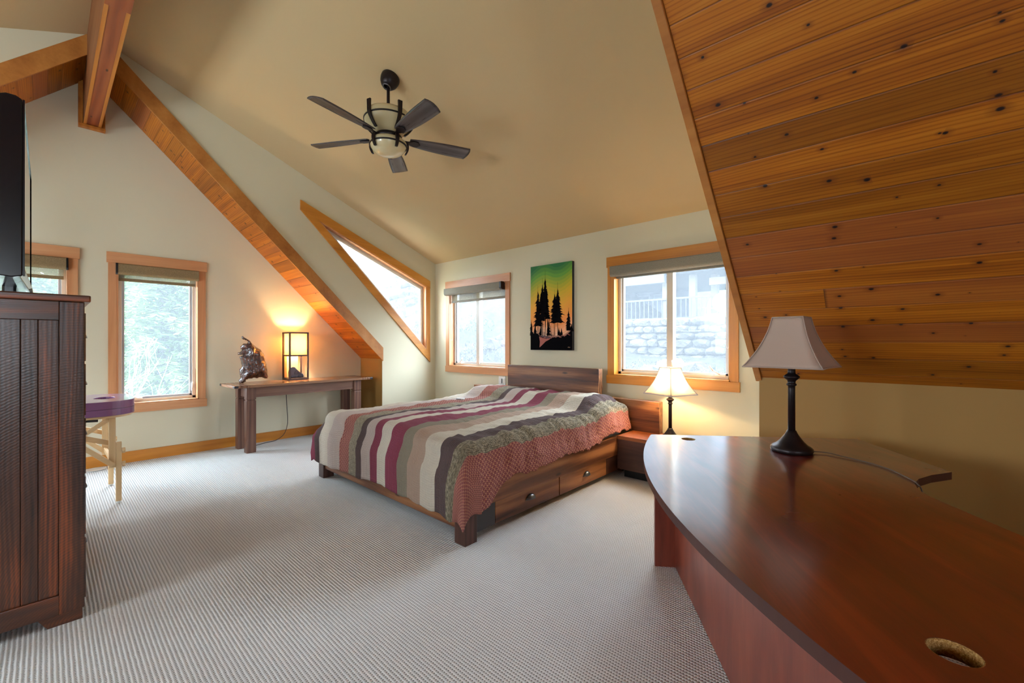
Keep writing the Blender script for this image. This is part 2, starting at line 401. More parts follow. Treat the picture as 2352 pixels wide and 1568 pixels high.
MB().slab([(YK2 - .1, 0), (YK + .1, 0), (YK + .1, 1.2), (YR, 4.1), (YK2 - .1, 1.2)], [rect(a, b, .9, 2.1) for a, b in ADDED_EW], ex(XR), 0, .14).build('wall_east', M_WALL, **S)
# dormer ceilings (painted) and cedar slopes
for nm, sgn in (('ceiling_dormer_north', 1), ('ceiling_dormer_south', -1)):
    m = (lambda y: y) if sgn > 0 else (lambda y: 2 * YR - y)
    mb = MB(); ya, yb = YR, YD + .14
    za, zb = zd(YR), 4.154 - .4105 * yb
    pts = [(m(ya), za), (m(yb), zb), (m(yb), zb + .12), (m(ya), za + .12)]
    A = mb.vs([(XS - .11, p[0], p[1]) for p in pts]); B = mb.vs([(XE + .11, p[0], p[1]) for p in pts])
    mb.face(A); mb.face(B[::-1])
    for i in range(4): mb.face([A[i], A[(i + 1) % 4], B[(i + 1) % 4], B[i]])
    mb.build(nm, M_CEIL, **S)
PW = .12767
def cedar(nm, x0, x1, sgn):
    """sloping ceiling with one V-groove per plank, u along x, v down the slope"""
    mb = MB(); lay = mb.bm.loops.layers.uv.verify()
    m = (lambda y: y) if sgn > 0 else (lambda y: 2 * YR - y)
    q = math.sqrt(.5); y0 = YR; prof = []
    base = 1.689 - 16 * .0903
    k = 0
    yy = base
    while yy < YK + .12:
        a, b = yy, yy + .0903
        for y, d in ((a, .003), (a + .003, 0), (b - .003, 0)):
            if YR - .001 <= y <= YK + .1: prof.append((y, d))
        yy = b
    prof = [(YR, 0)] + prof + [(YK + .1, 0)]
    rows = []
    for y, d in prof:
        p = Vector((0, y + d * q, zs_n(y) + d * q)); s = (y - base) / q
        rows.append((p, s))
    nx = 1
    cols = [x0, x1]
    V = [[mb.bm.verts.new((x, m(p.y), p.z)) for x in cols] for p, s in rows]
    T = [[mb.bm.verts.new((x, m(p.y + .06), p.z + .06)) for x in cols] for p, s in (rows[0], rows[-1])]
    for i in range(len(V) - 1):
        f = mb.face([V[i][0], V[i][1], V[i + 1][1], V[i + 1][0]])
        for lp, (a, b) in zip(f.loops, ((i, 0), (i, 1), (i + 1, 1), (i + 1, 0))): lp[lay].uv = (cols[b] + 20, rows[a][1] + 10 * PW)
    mb.face([T[0][0], T[0][1], T[1][1], T[1][0]])
    bmesh.ops.recalc_face_normals(mb.bm, faces=mb.bm.faces)
    mb.build(nm, M_CEDAR, recalc=False, **S)
def zs_n(y): return 4.204 - y
cedar('ceiling_cedar_northwest', XG, XS, 1); cedar('ceiling_cedar_southwest', XG, XS, -1)
cedar('ceiling_cedar_northeast', XE + .018, XR, 1); cedar('ceiling_cedar_southeast', XE + .018, XR, -1)
# outer roof shell over the cedar so that no sky leaks in
for nm, sgn in (('ceiling_roof_deck_north', 1), ('ceiling_roof_deck_south', -1)):
    m = (lambda y: y) if sgn > 0 else (lambda y: 2 * YR - y)
    for i, (x0, x1) in enumerate(((XG - .15, XS - .02), (XE + .02, XR + .15))):
        mb = MB(); pts = [(m(YR), zs(YR) + .09), (m(YK + .12), zs(YK + .12) + .09), (m(YK + .12), zs(YK + .12) + .2), (m(YR), zs(YR) + .3)]
        A = mb.vs([(x0, *p) for p in pts]); B = mb.vs([(x1, *p) for p in pts]); mb.face(A); mb.face(B[::-1])
        for k in range(4): mb.face([A[k], A[(k + 1) % 4], B[(k + 1) % 4], B[k]])
        mb.build(nm, M_CEIL, **S)
# sloping trim boards along the cheek walls
def rake(nm, x0, x1, sgn, w=.118, drop=.014):
    m = (lambda y: y) if sgn > 0 else (lambda y: 2 * YR - y)
    q = math.sqrt(.5); n = (q, q)
    a, b = YR + .03, YK + .005
    lo0 = (a - drop * q, zs(a) - drop * q); lo1 = (b - drop * q * 0, zs(b) - drop * 2 * q)
    hi0 = (a, zs(a) + w / q); hi1 = (b, zs(b) + w / q)
    mb = MB(); pts = [lo0, lo1, hi1, hi0]
    A = mb.vs([(x0, m(p[0]), p[1]) for p in pts]); B = mb.vs([(x1, m(p[0]), p[1]) for p in pts]); mb.face(A); mb.face(B[::-1])
    for k in range(4): mb.face([A[k], A[(k + 1) % 4], B[(k + 1) % 4], B[k]])
    mb.build(nm, M_RAKE, bevel=.002, **S)
M_RAKE = wood('rake_trim_wood', '#9f5e26', '#c17f3c', '#cf9659', axis='x', rough=.4, grain=.3, knots=.1, bump=.03, streak=.3)
rake('trim_1', XS, XS + .02, 1); rake('trim_2', XS, XS + .02, -1)
rake('trim_3', XE - .02, XE + .016, 1); rake('trim_4', XE - .02, XE + .016, -1)
# baseboards
BH = .115
MB().box(XG, XG + .016, YK2, YK, 0, BH).build('baseboard_west', M_FIR['y'], bevel=.003, **S)
MB().box(XG + .016, XS, YK - .016, YK, 0, BH).build('baseboard_knee_northwest', M_FIR['x'], bevel=.003, **S)
MB().box(XS, XS + .016, YK, YD, 0, BH).build('baseboard_dormer_northwest', M_FIR['y'], bevel=.003, **S)
MB().box(XS + .016, XE, YD - .016, YD, 0, BH).build('baseboard_north', M_FIR['x'], bevel=.003, **S)
MB().box(XE + .11, XR, YK - .016, YK, 0, BH).build('baseboard_knee_northeast', M_FIR['x'], bevel=.003, **S)

# ------------------------------------------------------------------ windows
def window(name, f, u0, u1, v0, v1, fir, layout, depth=.14, ext=None, flip=False, crank=None, side='x'):
    """casing, jamb liner, vinyl frame, sashes and panes; f(u, v, w) with w outward"""
    root = bpy.data.objects.new(name, None); COL.objects.link(root); root['kind'] = 'structure'
    def B(mb, a, b, c, d, w0, w1, bev=0):
        p = [f(x, y, z) for x in (a, b) for y in (c, d) for z in (w0, w1)]
        xs = [q[0] for q in p]; ys = [q[1] for q in p]; zz = [q[2] for q in p]
        mb.box(min(xs), max(xs), min(ys), max(ys), min(zz), max(zz), None, bev)
    J = .065
    mb = MB(); B(mb, u0 - J - .012, u1 + J + .012, v1, v1 + .11, -.022, 0, .0015); mb.build('head_casing', fir[side], root)
    for a, b in ((u0 - J, u0), (u1, u1 + J)):
        mb = MB(); B(mb, a, b, v0, v1, -.018, 0, .0015); mb.build('side_casing', fir['z'], root)
    mb = MB(); B(mb, u0 - J - .012, u1 + J + .012, v0 - .088, v0, -.022, 0, .0015); mb.build('sill_casing', fir[side], root)
    mb = MB(); t = .012
    B(mb, u0, u0 + t, v0, v1, -.016, depth); B(mb, u1 - t, u1, v0, v1, -.016, depth)
    B(mb, u0, u1, v1 - t, v1, -.016, depth); B(mb, u0, u1, v0, v0 + t, -.016, depth)
    mb.build('jamb_liner', fir['z'], root)
    a, b, c, d = u0 + t, u1 - t, v0 + t, v1 - t; w0, w1 = .075, depth; F = .034
    mb = MB(); B(mb, a, a + F, c, d, w0, w1, .003); B(mb, b - F, b, c, d, w0, w1, .003); B(mb, a, b, d - F, d, w0, w1, .003); B(mb, a, b, c, c + F * .9, w0, w1, .003)
    mb.build('window_frame', M_VINYL, root)
    for (s0, s1, mat) in layout:
        sa, sb = a + F + (b - a - 2 * F) * s0, a + F + (b - a - 2 * F) * s1
        sc_, sd = c + F * .9, d - F; q = .022
        mb = MB(); B(mb, sa, sa + q, sc_, sd, w0 + .015, w1 - .012, .002); B(mb, sb - q, sb, sc_, sd, w0 + .015, w1 - .012, .002)
        B(mb, sa, sb, sd - q, sd, w0 + .015, w1 - .012, .002); B(mb, sa, sb, sc_, sc_ + q, w0 + .015, w1 - .012, .002)
        so = mb.build('sash', mat, root)
        mb = MB(); B(mb, sa + q, sb - q, sc_ + q, sd - q, w0 + .036, w0 + .040); mb.build('pane', M_GLASS, so)
    if len(layout) > 1:
        um = a + F + (b - a - 2 * F) * layout[0][1]
        mb = MB(); B(mb, um - .032, um + .032, c, d, w0 - .004, w1, .004)
        for zz in (v0 + .45, v0 + .95): B(mb, um + .004, um + .012, zz, zz + .022, w0 - .012, w0 - .002, .002)
        mb.build('mullion', M_VINYL, root)
    if crank is not None:
        mb = MB(); uc = crank; s = -1 if flip else 1
        B(mb, uc - .045, uc + .045, c + F * .9 - .004, c + F * .9 + .016, w0 - .022, w0, .004)
        p0 = f(uc, c + F * .9 + .012, w0 - .018); p1 = f(uc - .055 * s, c + F * .9 + .045, w0 - .03); p2 = f(uc - .085 * s, c + F * .9 + .085, w0 - .034)
        mb.tube([p0, p1], .007); mb.tube([p1, p2], [.007, .009])
        mb.build('crank_handle', M_WHITE, root)
    return root
PANE1 = [(0, 1, M_GREYSASH)]
w1 = window('window_1', wy(XG), *W1, WZ0, WZ1, M_FIR2, PANE1, side='y', crank=-.4)
w2 = window('window_2', wy(XG), *W2, WZ0, WZ1, M_FIR2, PANE1, side='y', crank=.66)
mb = MB(); mb.box(XG - .085, XG - .068, 1.138, 1.15, .70, .79, None, .003); mb.tube([(XG - .06, 1.144, .735), (XG - .045, 1.144, .80)], .006); mb.build('sash_lock', M_WHITE, w2)
w3 = window('window_3', ny(YD), *BIG, NZ0, NZ1, M_FIR, [(0, .5, M_VINYL), (.5, 1, M_GREYSASH)], side='x', crank=-1.25)
w4 = window('window_4', ny(YD), *SMALL, NZ0, NZ1, M_FIR2, [(0, .46, M_GREYSASH), (.46, 1, M_VINYL)], side='x', crank=-4.88, flip=True)
mb = MB(); mb.box(-1.70, -1.675, YD + .055, YD + .075, 1.00, 1.08, None, .004); mb.tube([(-1.688, YD + .05, 1.02), (-1.68, YD + .03, 1.07)], .007); mb.build('sash_lock', M_WHITE, w3)
mb = MB(); mb.box(-4.43, -4.405, YD + .055, YD + .075, .99, 1.07, None, .004); mb.tube([(-4.418, YD + .05, 1.0), (-4.41, YD + .03, 1.06)], .007); mb.build('sash_lock', M_WHITE, w4)
for i, (a, b) in enumerate(ADDED_SW): window('window_%d' % (5 + i), sy_(YD2), a, b, .9, 2.1, M_FIR, [(0, .5, M_VINYL), (.5, 1, M_VINYL)], side='x')  # the added south pair, out of view
for i, (a, b) in enumerate(ADDED_EW): window('window_%d' % (7 + i), ex(XR), a, b, .9, 2.1, M_FIR, [(0, .5, M_VINYL), (.5, 1, M_VINYL)], side='y')  # the added east window, behind the camera

# triangular window in the dormer cheek
w9 = bpy.data.objects.new('window_9', None); COL.objects.link(w9); w9['kind'] = 'structure'
f9 = wy(XS)
P_A, P_A2, P_B, P_C = (2.079, 2.975), (2.079, 2.859), (3.99, 2.195), (3.99, .956)
def top_l(y): return 2.859 - .408 * (y - 2.079)
def hyp_l(y): return 2.984 - (y - 2.079)
MB().slab([P_A, P_B, (3.99, top_l(3.99)), (2.079, 2.859)], [], f9, -.022, 0).build('head_casing', wood('tri_head_wood', *FIR, axis='y', rough=.42, grain=.4, knots=.15, bump=.04, streak=.4, seed=5), w9, bevel=.0015)
MB().slab([(2.079, 2.859), (2.292, 2.772), (3.925, 1.139), (3.99, 1.078), (3.99, .953)], [], f9, -.020, 0).build('raked_casing', M_FIR['y'], w9, bevel=.0015)
MB().slab([(3.925, 2.106), (3.99, top_l(3.99)), (3.99, 1.078), (3.925, 1.139)], [], f9, -.018, 0).build('side_casing', M_FIR['z'], w9, bevel=.0015)
def inset(poly, d):
    n = len(poly); out = []
    ar = sum(poly[i][0] * poly[(i + 1) % n][1] - poly[(i + 1) % n][0] * poly[i][1] for i in range(n)); sg = 1 if ar > 0 else -1
    for i in range(n):
        p0, p1, p2 = Vector(poly[i - 1]), Vector(poly[i]), Vector(poly[(i + 1) % n])
        e1 = (p1 - p0).normalized(); e2 = (p2 - p1).normalized()
        n1 = Vector((-e1.y, e1.x)) * sg; n2 = Vector((-e2.y, e2.x)) * sg
        b = n1 + n2; b = b / b.dot(n1)
        out.append(tuple(p1 + b * d))
    return out
t1 = inset(TRI, .012); t2 = inset(TRI, .045); t3 = inset(TRI, .062)
MB().slab(TRI, [t1], f9, -.014, .11).build('jamb_liner', M_FIR2['z'], w9)
MB().slab(t1, [t2], f9, .055, .105).build('window_frame', M_VINYL, w9, bevel=.002)
so = MB().slab(t2, [t3], f9, .062, .095).build('glazing_bead', M_WHITE, w9)
MB().slab(t3, [], f9, .075, .079).build('pane', M_GLASS, so)

# ------------------------------------------------------------------ roller shades
def valance_prof(h, d, n=8):
    """side outline (depth from wall, height): flat top, rounded lower front"""
    p = [(0, h), (d - .012, h)]
    for i in range(5): a = PI / 2 - i * PI / 8; p.append((d - .012 + .012 * math.cos(a), h - .012 + .012 * math.sin(a)))
    r = .03
    for i in range(n + 1): a = -i * PI / 2 / n; p.append((d - r + r * math.cos(a), r + r * math.sin(a)))
    p.append((0, 0)); return p
def shade(label, f, u0, u1, z0, h, d, mat, zb, fu0, fu1, fw, chain_u=None, cap_u=None, chain_z=1.1):
    root = thing('roller_shade', label, 'window shade', (0, 0, 0))
    pr = valance_prof(h, d)
    def ext(a, b, s=1.0, m=mat, nm='valance', grow=0):
        mb = MB(); pts = [(x * s, z0 + z) for x, z in pr]
        if grow: pts = [(x + (grow if x > 0 else 0), z0 + z + (grow if z > h / 2 else -grow)) for x, z in pr]
        A = mb.vs([f(a, z, -x) for x, z in pts]); B = mb.vs([f(b, z, -x) for x, z in pts]); mb.face(A); mb.face(B[::-1]); n = len(pts)
        for k in range(n): mb.face([A[k], A[(k + 1) % n], B[(k + 1) % n], B[k]])
        return mb.build(nm, m, root, bevel=.0)
    ext(u0, u1)
    for (a, b) in cap_u or []: ext(a, b, m=M_BLACK, nm='end_cap', grow=.002)
    # hanging fabric: a sheer band between two folded hems
    mb = MB(); p = [f(fu0, zb + .03, fw), f(fu1, zb + .03, fw), f(fu1, z0 + h * .5, fw), f(fu0, z0 + h * .5, fw)]
    q = [f(fu0, zb + .03, fw + .0012), f(fu1, zb + .03, fw + .0012), f(fu1, z0 + h * .5, fw + .0012), f(fu0, z0 + h * .5, fw + .0012)]
    A = mb.vs(p); B = mb.vs(q); mb.face(A); mb.face(B[::-1])
    for k in range(4): mb.face([A[k], A[(k + 1) % 4], B[(k + 1) % 4], B[k]])
    mb.build('shade_fabric', M_SHEER, root)
    mb = MB(); a = f(fu0, zb, fw - .007); b = f(fu1, zb + .032, fw + .007)
    mb.box(min(a[0], b[0]), max(a[0], b[0]), min(a[1], b[1]), max(a[1], b[1]), min(a[2], b[2]), max(a[2], b[2]), None, .005); mb.build('bottom_hem', mat, root)
    if chain_u is not None:
        mb = MB(); n = 26
        for du in (0, .022):
            mb.tube([f(chain_u + du, z0 + .01, .02), f(chain_u + du, chain_z + .02, .02)], .0018, 5)
        mb.tube([f(chain_u, chain_z + .02, .02), f(chain_u + .004, chain_z + .004, .02), f(chain_u + .011, chain_z, .02), f(chain_u + .018, chain_z + .004, .02), f(chain_u + .022, chain_z + .02, .02)], .0018, 5)
        mb.build('pull_chain', M_WHITE, root)
    return root
shade('rolled linen shade above the window beside the massage table', wy(XG), .50, 1.185, 1.955, .112, .05, M_SHADE, 1.893, .512, 1.168, .03, chain_u=1.165, cap_u=[(.486, .502)], chain_z=.95)
shade('rolled linen shade on the window half hidden behind the television', wy(XG), -.54, .135, 1.955, .112, .05, M_SHADE, 1.862, -.525, .118, .03, cap_u=[(.134, .148)])
shade('grey rolled shade on the small window beside the painting', ny(YD), -5.09, -3.93, 1.955, .10, .075, M_SHADE_GREY, 1.842, -5.02, -3.90, .025, chain_u=-5.03, cap_u=[(-3.932, -3.90)], chain_z=1.28)
shade('wide grey shade rolled up over the large bedside window', ny(YD), -2.32, -1.12, 1.950, .112, .05, M_SHADE_GREY, 1.932, -2.28, -1.16, .03, chain_u=-1.185, chain_z=1.2)

# light switch plate
t = thing('light_switch', 'white double switch plate on the wall left of the headboard', 'switch', (-3.945, YD, .745))
MB().box(-.062, .062, -.008, 0, -.062, .062, None, .003).build('wall_plate', M_WHITE, t)
MB().box(-.04, -.006, -.013, -.007, -.036, .036, None, .002).build('rocker', M_WHITE, t)
mb = MB(); mb.box(.008, .04, -.012, -.007, -.036, .036, None, .002); mb.build('rocker', M_WHITE, t)
MB().box(-.003, .004, -.0155, -.007, -.03, .03).build('slider_slot', M_BLACK, t)

# ridge beam
t = thing('ridge_beam', 'heavy boxed timber ridge beam crossing under the ceiling peak', 'beam', (0, 0, 0))
BY0, BY1, BZ = .250, .378, 3.40
MB().box(XG + .03, XR - .02, BY0 + .022, BY1 - .022, BZ + .004, 4.02).build('beam_core', M_BEAM, t)
M_BSIDE = wood('beam_face_wood', '#593019', '#7a4622', '#8f5a30', axis='x', rough=.55, grain=.7, knots=.3)
for a, b in ((BY0, BY0 + .022), (BY1 - .022, BY1)):
    mb = MB(); mb.box(XG + .03, XR - .02, a, b, BZ, 4.03)
    for fc in mb.bm.faces:
        if fc.calc_center_median().z < BZ + .01: fc.material_index = 1
    mb.build('side_board', [M_BSIDE, M_BEAMSIDE], t)
MB().box(-3.735, XR - .02, BY0 + .001, BY1 - .001, BZ - .004, BZ + .003).build('soffit_board', M_BEAM, t)
mb = MB(); mb.box(XG + .002, XG + .035, BY0 - .035, BY0 - .001, BZ, 4.0); mb.box(XG + .002, XG + .035, BY1 + .001, BY1 + .03, BZ, 4.0); mb.box(XG + .002, XG + .06, BY0 - .035, BY1 + .03, BZ - .03, BZ - .001)
mb.build('wall_bracket', M_BEAMSIDE, t, bevel=.002)
# ------------------------------------------------------------------ bed
DW = ('#31180d', '#6e4025', '#a36d43')
M_BW = {a: wood('rustic_bed_wood_' + a, *DW, axis=a, rough=.4, grain=1.3, knots=.8, bump=.3, spec=.4, streak=1.6) for a in 'xyz'}
M_BWD = {a: wood('dark_bed_wood_' + a, '#2c1812', '#503026', '#6b463a', axis=a, rough=.4, grain=1.0, knots=.5, bump=.22) for a in 'xyz'}
M_NSTOP = wood('nightstand_top_wood', '#6a2f15', '#95502a', '#b16c3c', axis='x', rough=.35, grain=1, knots=.5)
M_PEWTER = plain('pewter_metal', '#6c6c6e', .3, .85)
bed = thing('platform_bed', 'dark rustic wooden king bed with drawers under a striped quilt', 'bed', (-3.03, 1.74, 0))
BX, BYB = -3.03, 1.74
def L(x0, x1, y0, y1, z0, z1): return (x0 - BX, x1 - BX, y0 - BYB, y1 - BYB, z0, z1)
for (x0, x1, y0, y1, z1) in ((-2.085, -1.985, 1.735, 1.835, .37), (-4.06, -3.96, 1.735, 1.835, .37), (-2.12, -2.04, 3.8, 3.9, .2), (-4.0, -3.92, 3.8, 3.9, .2)):
    MB().box(*L(x0, x1, y0, y1, 0, z1)).build('leg', M_BWD['z'], bed, bevel=.003)
MB().box(*L(-3.96, -2.085, 1.75, 1.79, .085, .37)).build('foot_rail', M_BW['x'], bed, bevel=.003)
MB().box(*L(-2.035, -1.985, 1.835, 3.69, .205, .372)).build('side_rail', M_BW['y'], bed, bevel=.003)
MB().box(*L(-4.06, -4.01, 1.835, 3.89, .085, .372)).build('side_rail', M_BW['y'], bed, bevel=.003)
MB().box(*L(-2.05, -2.01, 1.835, 2.02, .045, .205)).build('end_block', plain('dark_stained_block', '#3a3433', .4), bed, bevel=.002)
MB().box(*L(-2.06, -2.02, 3.46, 3.72, .045, .205)).build('end_block', M_BWD['y'], bed, bevel=.002)
MB().box(*L(-3.98, -2.07, 1.80, 3.89, .05, .30)).build('slat_base', M_BWD['x'], bed)
def cup_pull(root, c, axis, s=1.0):
    """half-dome cup pull; axis 'x' faces +x, 'y' faces +y"""
    mb = MB(); n = 14; m = 6; R = .047 * s
    V = []
    for j in range(m + 1):
        ph = j / m * PI / 2; row = []
        for i in range(n + 1):
            th = i / n * PI
            u = R * math.cos(th) * (1 - .0 * j); z = R * .72 * math.sin(th) * math.cos(ph) - .004; d = .026 * s * math.sin(ph) * math.sin(th) ** .6
            u = u * (1 - .12 * math.sin(ph))
            row.append(mb.bm.verts.new((d, u, z) if axis == 'x' else (u, d, z)))
        V.append(row)
    for j in range(m):
        for i in range(n): mb.face([V[j][i], V[j][i + 1], V[j + 1][i + 1], V[j + 1][i]], True)
    if axis == 'x': mb.box(0, .003, -R * 1.12, R * 1.12, -.008, -.001)
    else: mb.box(-R * 1.12, R * 1.12, 0, .003, -.008, -.001)
    o = mb.build('cup_pull', M_PEWTER, root); o.location = c
    md = o.modifiers.new('thick', 'SOLIDIFY'); md.thickness = .002
    return o
for y0, y1, hy in ((2.025, 2.735, 2.385), (2.745, 3.455, 3.125)):
    d = MB().box(*L(-2.06, -2.012, y0, y1, .048, .203)).build('drawer', M_BW['y'], bed, bevel=.003)
    cup_pull(d, (-2.011 - BX, hy - BYB, .125), 'x')
MB().box(*L(-3.665, -2.365, 3.905, 3.985, .1, .975)).build('headboard', M_BW['x'], bed, bevel=.004)
MB().box(*L(-3.96, -2.09, 1.86, 3.87, .30, .55), None, .05).build('mattress', plain('mattress_ticking', '#dcd8d0', .9), bed)
for nm, x0, x1, px0, px1, lab in (('nightstand', -1.985, -1.36, -2.36, -1.715, 'built in nightstand right of the bed with low headboard wing'),
                            ('nightstand', -4.72, -4.10, -4.30, -3.67, 'built in nightstand behind the quilt on the small window side')):
    t = thing(nm, lab, 'nightstand', ((x0 + x1) / 2, 3.8, 0)); cx = (x0 + x1) / 2
    MB().box(x0 - cx, x1 - cx, -.19, .18, .08, .355).build('cabinet', M_BWD['x'], t, bevel=.003)
    MB().box(x0 - cx, x1 - cx, -.195, .20, .355, .388).build('top', M_NSTOP, t, bevel=.003)
    MB().box(x0 + .04 - cx, x1 - .04 - cx, -.13, .16, 0, .08).build('shadow_gap_plinth', M_BLACK, t)  # added recessed block, black for the shadow gap under the cabinet
    mb = MB(); mb.box(px0 - cx, px1 - cx, .115, .195, .388, .688)
    mb.build('back_panel', M_BW['x'], t, bevel=.003)

# quilt
def quilt_material():
    t = NT('striped_quilt'); c = t.n('ShaderNodeTexCoord'); s = t.n('ShaderNodeSeparateXYZ'); t.l(c.outputs['UV'], s.inputs[0])
    x, y = s.outputs[0], s.outputs[1]
    wob = t.math('MULTIPLY', t.math('SUBTRACT', t.noise(c.outputs['UV'], 3.0, 2), .5), .03)
    xs = t.math('ADD', x, wob)
    lo, hi = -4.45, -1.60
    mag, brn, crm, pnk, olv, tan, red, grd = '#860d3c', '#4e3434', '#d8cbb7', '#c9b5aa', '#8a7e68', '#b59680', '#a8443f', '#63573f'
    bands = [(-4.45, mag), (-4.13, brn), (-3.99, crm), (-3.80, pnk), (-3.60, red), (-3.42, olv), (-3.29, brn), (-3.205, pnk), (-3.09, mag), (-2.99, crm), (-2.84, mag), (-2.68, olv), (-2.57, tan), (-2.43, crm), (-2.265, brn), (-2.125, grd), (-1.985, red)]
    r = t.n('ShaderNodeValToRGB'); r.color_ramp.interpolation = 'CONSTANT'; e = r.color_ramp.elements
    while len(e) < len(bands): e.new(.5)
    for i, (p, cc) in enumerate(bands): e[i].position = max(0, (p - lo) / (hi - lo)); e[i].color = hexc(cc)
    t.l(t.math('DIVIDE', t.math('SUBTRACT', xs, lo), hi - lo), r.inputs[0]); col = r.outputs[0]
    # is-red mask and a diamond print on it
    m = t.n('ShaderNodeValToRGB'); m.color_ramp.interpolation = 'CONSTANT'; e = m.color_ramp.elements
    st = [(0, 0), (-3.60, 1), (-3.42, 0), (-1.985, 1)]
    while len(e) < len(st): e.new(.5)
    for i, (p, v) in enumerate(st): e[i].position = 0 if i == 0 else (p - lo) / (hi - lo); e[i].color = (v, v, v, 1)
    t.l(t.math('DIVIDE', t.math('SUBTRACT', xs, lo), hi - lo), m.inputs[0])
    P = 2 * PI / .046
    dd = t.math('MULTIPLY', t.math('SINE', t.math('MULTIPLY', t.math('ADD', x, y), P * .7)), t.math('SINE', t.math('MULTIPLY', t.math('SUBTRACT', x, y), P * .7)))
    ad = t.math('ABSOLUTE', dd)
    pat = t.ramp(ad, [(0, hexc('#c98b6a')), (.22, hexc('#c07a60')), (.3, hexc('#8e2a35')), (.62, hexc('#7a1730')), (.7, hexc('#c2806a')), (.86, hexc('#84202f'))])
    col = t.mix(m.outputs[0], col, pat)
    # subtle check on the taupe stripes
    gm = t.n('ShaderNodeValToRGB'); gm.color_ramp.interpolation = 'CONSTANT'; e = gm.color_ramp.elements
    st = [(0, 0), (-3.42, .8), (-3.29, 0), (-2.125, 1), (-1.985, 0)]
    while len(e) < len(st): e.new(.5)
    for i, (p, v) in enumerate(st): e[i].position = 0 if i == 0 else (p - lo) / (hi - lo); e[i].color = (v, v, v, 1)
    t.l(t.math('DIVIDE', t.math('SUBTRACT', xs, lo), hi - lo), gm.inputs[0])
    ck = t.noise(t.coord('UV', (70, 40, 1)), 1.0, 3, .7)
    col = t.mix(t.math('MULTIPLY', gm.outputs[0], t.ramp(ck, [(.42, 0.0), (.6, .5)])), col, hexc('#cdbd9c'))
    col = t.mix(t.math('MULTIPLY', t.noise(t.coord('UV', (60, 60, 1)), 4, 3, .7), .12), col, hexc('#efe9df'), 'MIX')
    # stitched ribs
    rx = t.math('SINE', t.math('MULTIPLY', t.math('ADD', x, t.math('MULTIPLY', t.noise(c.outputs['UV'], 8, 2), .006)), 2 * PI / .0125))
    ry = t.math('SINE', t.math('MULTIPLY', t.math('ADD', y, t.math('MULTIPLY', t.noise(c.outputs['UV'], 9, 2), .008)), 2 * PI / .016))
    rib = t.math('MULTIPLY', t.math('ADD', rx, 1), .5); rib2 = t.math('MULTIPLY', t.math('ADD', ry, 1), .5)
    col = t.mix(t.math('MULTIPLY', t.math('SUBTRACT', 1, rib), .28), col, hexc('#2e2320'))
    pk = t.noise(t.coord('UV', (9, 26, 1)), 3, 4, .65)
    h = t.math('ADD', t.math('ADD', t.math('MULTIPLY', rib, .5), t.math('MULTIPLY', rib2, .3)), t.math('MULTIPLY', pk, 1.4))
    t.set(base=col, rough=.92, spec=.08, sheen=.05); t.bump(h, .8, .008)
    return t.m
M_QUILT = quilt_material()
def smooth(a, b, x):
    t = max(0, min(1, (x - a) / (b - a))); return t * t * (3 - 2 * t)
MX0, MX1, MY0, MY1 = -3.95, -2.09, 1.84, 3.86
S0, S1, T0, T1 = -4.36, -1.62, 1.325, 3.875
def side_drop(t): return .47 - .145 * smooth(1.86, 2.12, t) - .035 * smooth(1.9, 3.8, t)
def quilt_top(x, y):
    z = .612 + .028 * math.sin((x + 3.95) / 1.86 * PI) + .012 * noise.noise(Vector((x * 2.3, y * 2.0, 1.3))) * 1.6
    pil = smooth(3.28, 3.52, y) * (1 - .5 * smooth(3.74, 3.9, y))
    two = .75 + .25 * abs(math.cos((x + 3.02) / .95 * PI / 2 + PI / 2)) ** .5
    z += .115 * pil * two * smooth(-4.02, -3.78, x) * (1 - smooth(-2.22, -2.05, x) * .6)
    z += .014 * noise.noise(Vector((x * 9 + y * 3, y * 1.6, 4))) + .009 * noise.noise(Vector((x * 4, y * 16, 9))) + .006 * noise.noise(Vector((x * 14, y * 11, 5)))
    # wrinkles gathered along the near side
    w = smooth(-2.55, -2.1, x)
    z += w * .024 * noise.noise(Vector((x * 5 - y * 9, y * 12, 2)))
    return z
